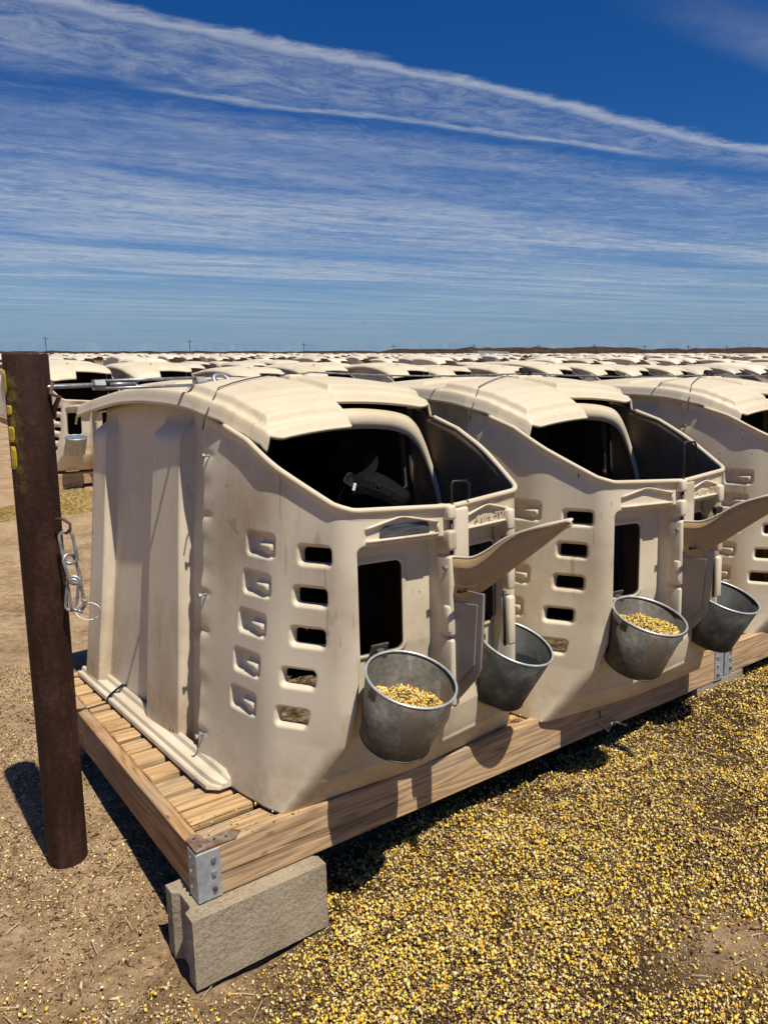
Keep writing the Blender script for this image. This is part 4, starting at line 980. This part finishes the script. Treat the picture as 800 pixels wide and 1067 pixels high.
# ------------------------------------------------------------------ background rows of hutches
def lod_mesh(rs, nz, na, nv, name):
    parts = [front_half(False, rs, nz, False), front_half(True, rs, nz, False), rear_half(False, .12, .4, True), rear_half(True, .12, .4, True), roof_mesh(na, nv)]
    V_, F_ = join(parts); nf = len(F_); me_ = npmesh(name, V_, F_); me_.materials.append(M_FAR); me_.materials.append(M_BLACK)
    return me_, V_, F_
def dark_liner(grow=0):
    # inner box closing the hollow so that the inside reads dark, as it does
    return None
LOD1, v1, f1 = lod_mesh(.03, .04, 26, 30, 'far_hutch'); LOD1.shade_smooth()
LOD2, v2, f2 = lod_mesh(.10, .12, 9, 9, 'distant_hutch'); LOD2.shade_smooth()
random.seed(21)
rows = []; rowv = [7.6]+[16.5+10.5*k for k in range(0, 14)]
fcam = 774.12; p_ = .211855
def px_of(P):
    d = P-Vector((0, 0, CAMH)); c_ = d.y*math.cos(p_)-d.z*math.sin(p_)
    if c_ < .5: return None
    return 400+fcam*d.x/c_, 533.5-fcam*(d.z*math.cos(p_)+d.y*math.sin(p_))/c_, c_
items = []
for k, rv in enumerate(rowv):
    uu = -5.72 if k == 0 else -14.0+random.random()
    i = 0
    while uu < 175:
        P = Vector((CP.x, CP.y, 0))+UW*uu+VW*(rv+random.uniform(-.05, .05)); q = px_of(P+Vector((0, 0, 1)))
        if q and -45 < q[0] < 850 and q[2] < 165 and (k == 0 or random.random() > .10): items.append((q[2], k, i, uu, P, q[0]))
        i += 1; uu += 1.06 if i % 2 else (1.44 if k == 0 else 1.75)
        if k > 0 and i % 46 == 45: uu += 6
items.sort(key=lambda t: t[0])
row2 = sorted([t for t in items if t[1] == 0], key=lambda t: t[3]); NEAR = set(id(t) for t in row2[:11])
ordn = ['first', 'second', 'third', 'fourth', 'fifth', 'sixth', 'seventh', 'eighth', 'ninth', 'tenth', 'eleventh', 'twelfth']
def simple_part(me_, name, parent): return lk(name, me_, parent)
# shared part meshes for the hutches across the lane
def tmp_mesh(fn, m, name):
    b = MB(); fn(b); o = b.build(name, m, None, False); me_ = o.data; bpy.data.objects.remove(o); return me_
ME_DIV = tmp_mesh(lambda b: b.prism([(-.175, .225), (-.268, .262), (-.290, .60), (-.175, .60)], .022, 'x', -.012), M_GREY, 'bucket_divider')
ME_FLP = tmp_mesh(lambda b: b.prism([(-.195, .705), (-.62, .835), (-.62, .815), (-.27, .600), (-.195, .60)], .008, 'x', -.02), M_FLAP, 'divider_flap')
ME_HNG = tmp_mesh(lambda b: (b.box((-.045, .565, 1.200), (.018, .650, 1.238), .01), b.box((.03, .565, 1.2), (.10, .65, 1.238), .01)), M_ROOF, 'roof_hinge')
frV, frF = join([front_half(False, .02, .02), front_half(True, .02, .02)]); ME_F2 = npmesh('front_shell', frV, frF); ME_F2.shade_smooth()
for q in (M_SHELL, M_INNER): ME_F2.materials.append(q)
rV, rF = roof_mesh(50, 60); ME_R2 = npmesh('roof', rV, rF); ME_R2.shade_smooth()
for q in (M_ROOF, M_INNER): ME_R2.materials.append(q)
stuffV = []; stuffF = []; ns_ = 0; cnt = 0; far_group = 'distant tan hutches in rows beyond the lane'
for t in items:
    dist, k, i, uu, P, sx = t
    yaw = rad(36.09)+random.gauss(0, .03); z0 = max(.06, .24-.012*max(0, uu)-.02*k)+random.uniform(-.02, .02)+(random.uniform(-.10, .14) if k > 0 else 0)
    M_ = Matrix.Translation((P.x, P.y, z0)) @ Matrix.Rotation(yaw, 4, 'Z') @ Matrix.Rotation(random.gauss(0, .018), 4, 'X') @ Matrix.Rotation(random.gauss(0, .018), 4, 'Y')
    if id(t) in NEAR:
        n_ = row2.index(t); root = empty('calf_hutch', M_)
        tag(root, 'tan calf hutch across the dirt lane, %s from the left in its row' % ordn[n_], 'calf hutch', 'hutches in the first row across the lane')
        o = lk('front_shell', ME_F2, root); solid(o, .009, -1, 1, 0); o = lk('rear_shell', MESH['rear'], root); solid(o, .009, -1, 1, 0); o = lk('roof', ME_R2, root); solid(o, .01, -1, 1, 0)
        lk('bucket_divider', ME_DIV, root); lk('divider_flap', ME_FLP, root); lk('roof_hinge', ME_HNG, root); cnt += 1
    elif cnt < 290:
        o = bpy.data.objects.new('calf_hutch', LOD1 if dist < 45 else LOD2); COL.objects.link(o); o.matrix_world = M_
        if k == 0: lb, gr = 'tan calf hutch in the first row across the lane, mostly behind the near roofs', 'hutches further right in the first row across the lane'
        elif k <= 2: lb, gr = 'tan calf hutch in the %s row beyond the lane, only its roof showing' % ('second' if k == 1 else 'third'), 'hutches in the %s row beyond the lane' % ('second' if k == 1 else 'third')
        else: lb, gr = 'small distant tan calf hutch in the packed far rows below the horizon', far_group
        tag(o, lb, 'calf hutch', gr); cnt += 1
    else:
        Vn = np.array([M_ @ Vector(p) for p in v2]); stuffV.append(Vn); stuffF.append(f2+ns_); ns_ += len(Vn)
if stuffV:
    me_ = npmesh('distant_hutches', np.concatenate(stuffV), np.concatenate(stuffF)); me_.shade_smooth(); o = link('distant_hutches', me_, M_FAR)
    tag(o, 'mass of tiny tan hutch roofs filling the far rows to the horizon', 'hutches', kind='stuff')
# simple platforms under the first row across the lane, and their blocks
def plat_mesh():
    b = MB(); b.box((-.55, -.02, .17), (.55, .02, .31), .004); b.box((-.55, 1.6, .17), (.55, 1.64, .31), .004); b.box((-.55, .02, .17), (-.51, 1.6, .31), .004); b.box((.51, .02, .17), (.55, 1.6, .31), .004)
    y = .03
    while y < 1.55: b.box((-.50, y, .29), (.50, y+.085, .318)); y += .105
    for x_ in (-.50, .12):
        for y_ in (-.03, 1.4): b.box((x_, y_, -.02), (x_+.38, y_+.19, .168), .004)
    o = b.build('wooden_platform', M_WOODX); me_ = o.data; bpy.data.objects.remove(o); return me_
PM = plat_mesh()
for t in items:
    if t[1] <= 1 and t[0] < 40:
        o = bpy.data.objects.new('wooden_platform', PM); COL.objects.link(o); o.matrix_world = Matrix.Translation((t[4].x, t[4].y, max(.06, .24-.012*max(0, t[3])-.03*t[1])-.345)) @ Matrix.Rotation(rad(36.09), 4, 'Z')
        tag(o, 'low wooden platform on blocks under a hutch in the rows across the lane', 'platform', 'wooden platforms across the lane')
# buckets on the nearest hutches across the lane
def far_bucket():
    b = MB(); b.lathe([(.09, 0), (.122, .2), (.127, .203), (.127, .193)], 24, True); b.lathe([(.118, .198), (.09, .03)], 24, False); b.add([(.09*math.cos(2*math.pi*k/24), .09*math.sin(2*math.pi*k/24), .03) for k in range(24)], [tuple(range(24))])
    o = b.build('metal_bucket', M_BRACK, None, False, fixn=False); me_ = o.data; bpy.data.objects.remove(o); me_.shade_smooth(); return me_
FB = far_bucket()
for n_, t in enumerate(row2[:7]):
    for sx, nm in ((-.21, 'left'), (.30, 'right')):
        o = bpy.data.objects.new('metal_bucket', FB); COL.objects.link(o)
        o.matrix_world = Matrix.Translation((t[4].x, t[4].y, max(.06, .24-.012*max(0, t[3])))) @ Matrix.Rotation(rad(36.09), 4, 'Z') @ Matrix.Translation((sx, -.25, .22)) @ Matrix.Rotation(rad(8), 4, 'X')
        tag(o, 'grey %s bucket on the %s hutch from the left across the lane' % (nm, ordn[n_]), 'bucket', 'buckets across the lane')
# heaps of feed before that row
Vp = []; Fp = []; nn_ = 0; rs = np.random.RandomState(5)
for k in range(16):
    uc = -5+k*1.22+rs.rand()*.4; vc = 7.6-1.15+rs.rand()*.25; c_ = Vector((CP.x, CP.y, 0))+UW*uc+VW*vc; n = 26
    X, Y = np.meshgrid(np.linspace(-1, 1, n), np.linspace(-1, 1, n), indexing='ij'); r = np.hypot(X, Y)
    Z = .20*np.exp(-r**2*2.6)+.10*(fbm(X+k*9+20, Y+30, 4, 3)-.5)*np.exp(-r**2*2)-.022
    wx, wy = .75+.2*rs.rand(), .50
    Q = np.stack([c_.x+X*wx*UW.x+Y*wy*VW.x, c_.y+X*wx*UW.y+Y*wy*VW.y, Z], -1).reshape(-1, 3); Vp.append(Q); Fp.append(gridfaces(n, n)+nn_); nn_ += len(Q)
o = link('feed_heaps', npmesh('feed_heaps', np.concatenate(Vp), np.concatenate(Fp)), M_PILE); tag(o, 'yellow heaps of spilled feed in front of the hutches across the lane', kind='stuff')

# ------------------------------------------------------------------ spilled feed and debris on the ground
rs = np.random.RandomState(77)
def scatter(n, x0, x1, y0, y1, dens):
    x = x0+(x1-x0)*rs.rand(n); y = y0+(y1-y0)*rs.rand(n); m = rs.rand(n) < dens(x, y); return x[m], y[m]
def not_block(x, y):
    u, v = pf(x, y); return ~((u > -.06) & (u < .36) & (v > -.08) & (v < .16))
def away(x, y): return not_block(x, y) & (np.hypot(x-POST.x, y-POST.y) > .062)
x, y = scatter(300000, -1.2, 2.9, .95, 4.3, lambda x, y: feed_density(x, y)*np.clip(1.25-.12*np.hypot(x, y), .3, 1)); m = away(x, y); x, y = x[m], y[m]
P = np.stack([x, y, ground_h(x, y)+.002+.014*rs.rand(len(x))], -1)
o = link('spilled_feed', kernels(P, .0061, PR_FEED, rs, .8), M_GRAIN, None, False); tag(o, 'thick litter of yellow corn kernels and bran spilled along the platform', kind='stuff')
x, y = scatter(520000, -1.1, 2.4, .95, 3.6, lambda x, y: np.clip(mulch_mask(x, y)*(.35+.65*feed_density(x, y)), 0, 1)*np.clip(1.35-.22*np.hypot(x, y), .2, 1)); m = away(x, y); x, y = x[m], y[m]
P = np.stack([x, y, ground_h(x, y)+.001+.007*rs.rand(len(x))], -1)
o = link('spilled_bran', kernels(P, .0036, [.06, .10, .13, .16, .25, .22, .07, .01], rs, .8), M_GRAIN, None, False); tag(o, 'fine brown bran and husk flakes mixed among the spilled corn', kind='stuff')
x, y = scatter(42000, -1.2, 2.6, .95, 3.2, lambda x, y: feed_density(x, y)*sstep(.46, .60, fbm(x+11, y+6, 2.6, 83))); m = away(x, y); x, y = x[m], y[m]
P = np.stack([x, y, ground_h(x, y)+.010+.008*rs.rand(len(x))], -1)
o = link('corn_flakes', kernels(P, .0070, [.26, .26, .18, .12, .08, .04, .01, .05], rs, .8), M_GRAIN, None, False); tag(o, 'larger yellow corn flakes lying in loose drifts on the feed', kind='stuff')
PR_SP = [.26, .22, .12, .14, .14, .08, .02, .02]
x, y = scatter(5200, -1.6, .8, 1.0, 2.2, lambda x, y: (1-feed_density(x, y))*sstep(2.05, 1.2, y+.35*np.abs(x+.3))*.5); m = away(x, y)
P = np.stack([x[m], y[m], ground_h(x[m], y[m])+.002], -1); o = link('scattered_corn', kernels(P, .0055, PR_SP, rs, .3), M_GRAIN, None, False); tag(o, 'sparse yellow corn kernels scattered on bare dirt at lower left', kind='stuff')
PR_D = [0, .01, .09, .30, .32, .20, .08, 0]
x, y = scatter(130000, -2.2, 1.2, .9, 3.6, lambda x, y: .85*(1-feed_density(x, y))*(.25+.75*sstep(.4, .62, fbm(x, y, 3.0, 55)))); m = away(x, y)
P = np.stack([x[m], y[m], ground_h(x[m], y[m])+.002], -1); o = link('dirt_crumbs', kernels(P, .0058, PR_D, rs, .4), M_GRAIN, None, False); tag(o, 'brown crumbs, chaff and bits of dry manure littering the dirt', kind='stuff')
x, y = scatter(5200, -1.8, 2.2, .95, 3.2, lambda x, y: .10+.9*sstep(.52, .64, fbm(x+5, y+2, 3.4, 61))); m = away(x, y)
P = np.stack([x[m], y[m], ground_h(x[m], y[m])+.003], -1); o = link('dirt_clods', kernels(P, .0105, [0, 0, 0, .12, .42, .32, .14, 0], rs, .5), M_GRAIN, None, False); tag(o, 'small dark clods of earth and manure lying about on the ground', kind='stuff')
# straws
b = MB(); 
for k in range(420):
    x_ = rs.uniform(-1.2, 1.9); y_ = rs.uniform(1.05, 2.9); an = rs.rand()*math.pi*2; l_ = rs.uniform(.02, .065)
    if not away(np.array([x_]), np.array([y_]))[0]: continue
    z_ = float(ground_h(np.array([x_]), np.array([y_]))[0])+.008; d_ = Vector((math.cos(an), math.sin(an), rs.uniform(-.1, .25)))*l_
    p_0 = Vector((x_, y_, z_)); b.tube([p_0, p_0+d_*.5+Vector((0, 0, .002)), p_0+d_], .0011, 4)
o = b.build('straw', mat('pale_straw', lambda t, bb_, v: t.set(bb_.inputs['Base Color'], (0.55, 0.43, 0.24, 1)), 0.7), None, False, fixn=False); tag(o, 'thin pale straws lying over the feed and dirt', kind='stuff')
# some kernels on the platform
x = rs.uniform(.05, 2.4, 420); v_ = rs.uniform(.0, .16, 420); q = [FP @ Vector((a, b_, .003)) for a, b_ in zip(x, v_)]
o = link('platform_crumbs', kernels(np.array([tuple(p) for p in q]), .0045, PR_FEED, rs, .4), M_GRAIN, None, False); tag(o, 'few kernels and crumbs lying on the front edge of the platform', kind='stuff')

# ------------------------------------------------------------------ horizon: shed, poles, wires, birds
sh = empty('metal_shed', loc=(22.5, 158, 0)); tag(sh, 'long low pale shed with grey roof far off near the horizon', 'shed')
b = MB(); b.box((-2.8, 0, 0), (3.2, 8, 1.35)); b.build('wall', M_WHITE, sh)
b = MB(); b.prism([(-3.2, 1.36), (3.6, 1.36), (3.4, 1.75), (-3.0, 1.95)], 9.0, 'y', -.5); b.build('roof', M_ROOFM, sh)
pole_px = [50, 199, 317, 410, 493, 560, 618, 670, 715, 755]; tops = []
for n_, xp in enumerate(pole_px):
    yd = 330+n_*4; xw = (xp-400)/774.12*yd/math.cos(p_)*.96; hgt = 8.0 if n_ > 1 else 7.0
    hgt = [8.2, 7.0, 5.6, 5.0, 5.2, 5.2, 5.4, 5.0, 4.8, 4.8][n_]
    r0 = empty('power_pole', loc=(xw, yd, 0)); tag(r0, 'thin dark power pole on the horizon, %s from the left' % ordn[n_], 'power pole', 'power poles along the horizon')
    b = MB(); b.tube([(0, 0, 0), (0, 0, hgt)], .16, 6); b.build('pole', M_POLE, r0)
    b = MB(); b.box((-1.1, -.08, hgt-.8), (1.1, .08, hgt-.6)); b.build('crossarm', M_POLE, r0); tops.append(Vector((xw, yd, hgt-.6)))
b = MB()
for i in range(len(tops)-1):
    b.tube([tops[i].lerp(tops[i+1], t_)-Vector((0, 0, 1.0*math.sin(math.pi*t_))) for t_ in np.linspace(0, 1, 9)], .02, 4)
o = b.build('power_line', M_POLE); tag(o, 'faint power line strung between the far poles', 'power line')
def bird(x_, y_, d_, span, label):
    c_ = at_px(x_, y_, d_); r0 = empty('bird', loc=c_); tag(r0, label, 'bird', 'birds in the sky')
    b = MB(); b.lathe([(.001, -span*.28), (span*.06, -span*.15), (span*.075, 0), (span*.04, span*.2), (.001, span*.28)], 8, False, Matrix.Rotation(rad(80), 4, 'X')); b.build('body', M_BIRD, r0)
    b = MB()
    for s_ in (-1, 1):
        P_ = [Vector((0, span*.06, .0)), Vector((s_*span*.28, span*.08, span*.09)), Vector((s_*span*.5, -span*.02, span*.04)), Vector((s_*span*.26, -span*.09, span*.07)), Vector((0, -span*.08, 0))]
        b.add(P_+[p+Vector((0, 0, span*.015)) for p in P_], [(0, 1, 2, 3, 4), (9, 8, 7, 6, 5)]+[(k, (k+1) % 5, 5+(k+1) % 5, 5+k) for k in range(5)])
    b.build('wings', M_BIRD, r0)
bird(379, 336, 45, .28, 'small black bird just above the horizon, largest of the flying birds')
bird(388, 177, 60, .26, 'tiny black bird high in the clouds left of centre')
bird(565, 187, 60, .26, 'tiny black bird high in the clouds on the right')
bird(423, 293, 60, .24, 'tiny black bird between the cloud streaks and the horizon')
bird(176, 361, 70, .30, 'tiny black bird skimming the far left horizon')
bird(760, 330, 60, .24, 'tiny black bird near the right edge above the horizon')
bpy.context.view_layer.update()
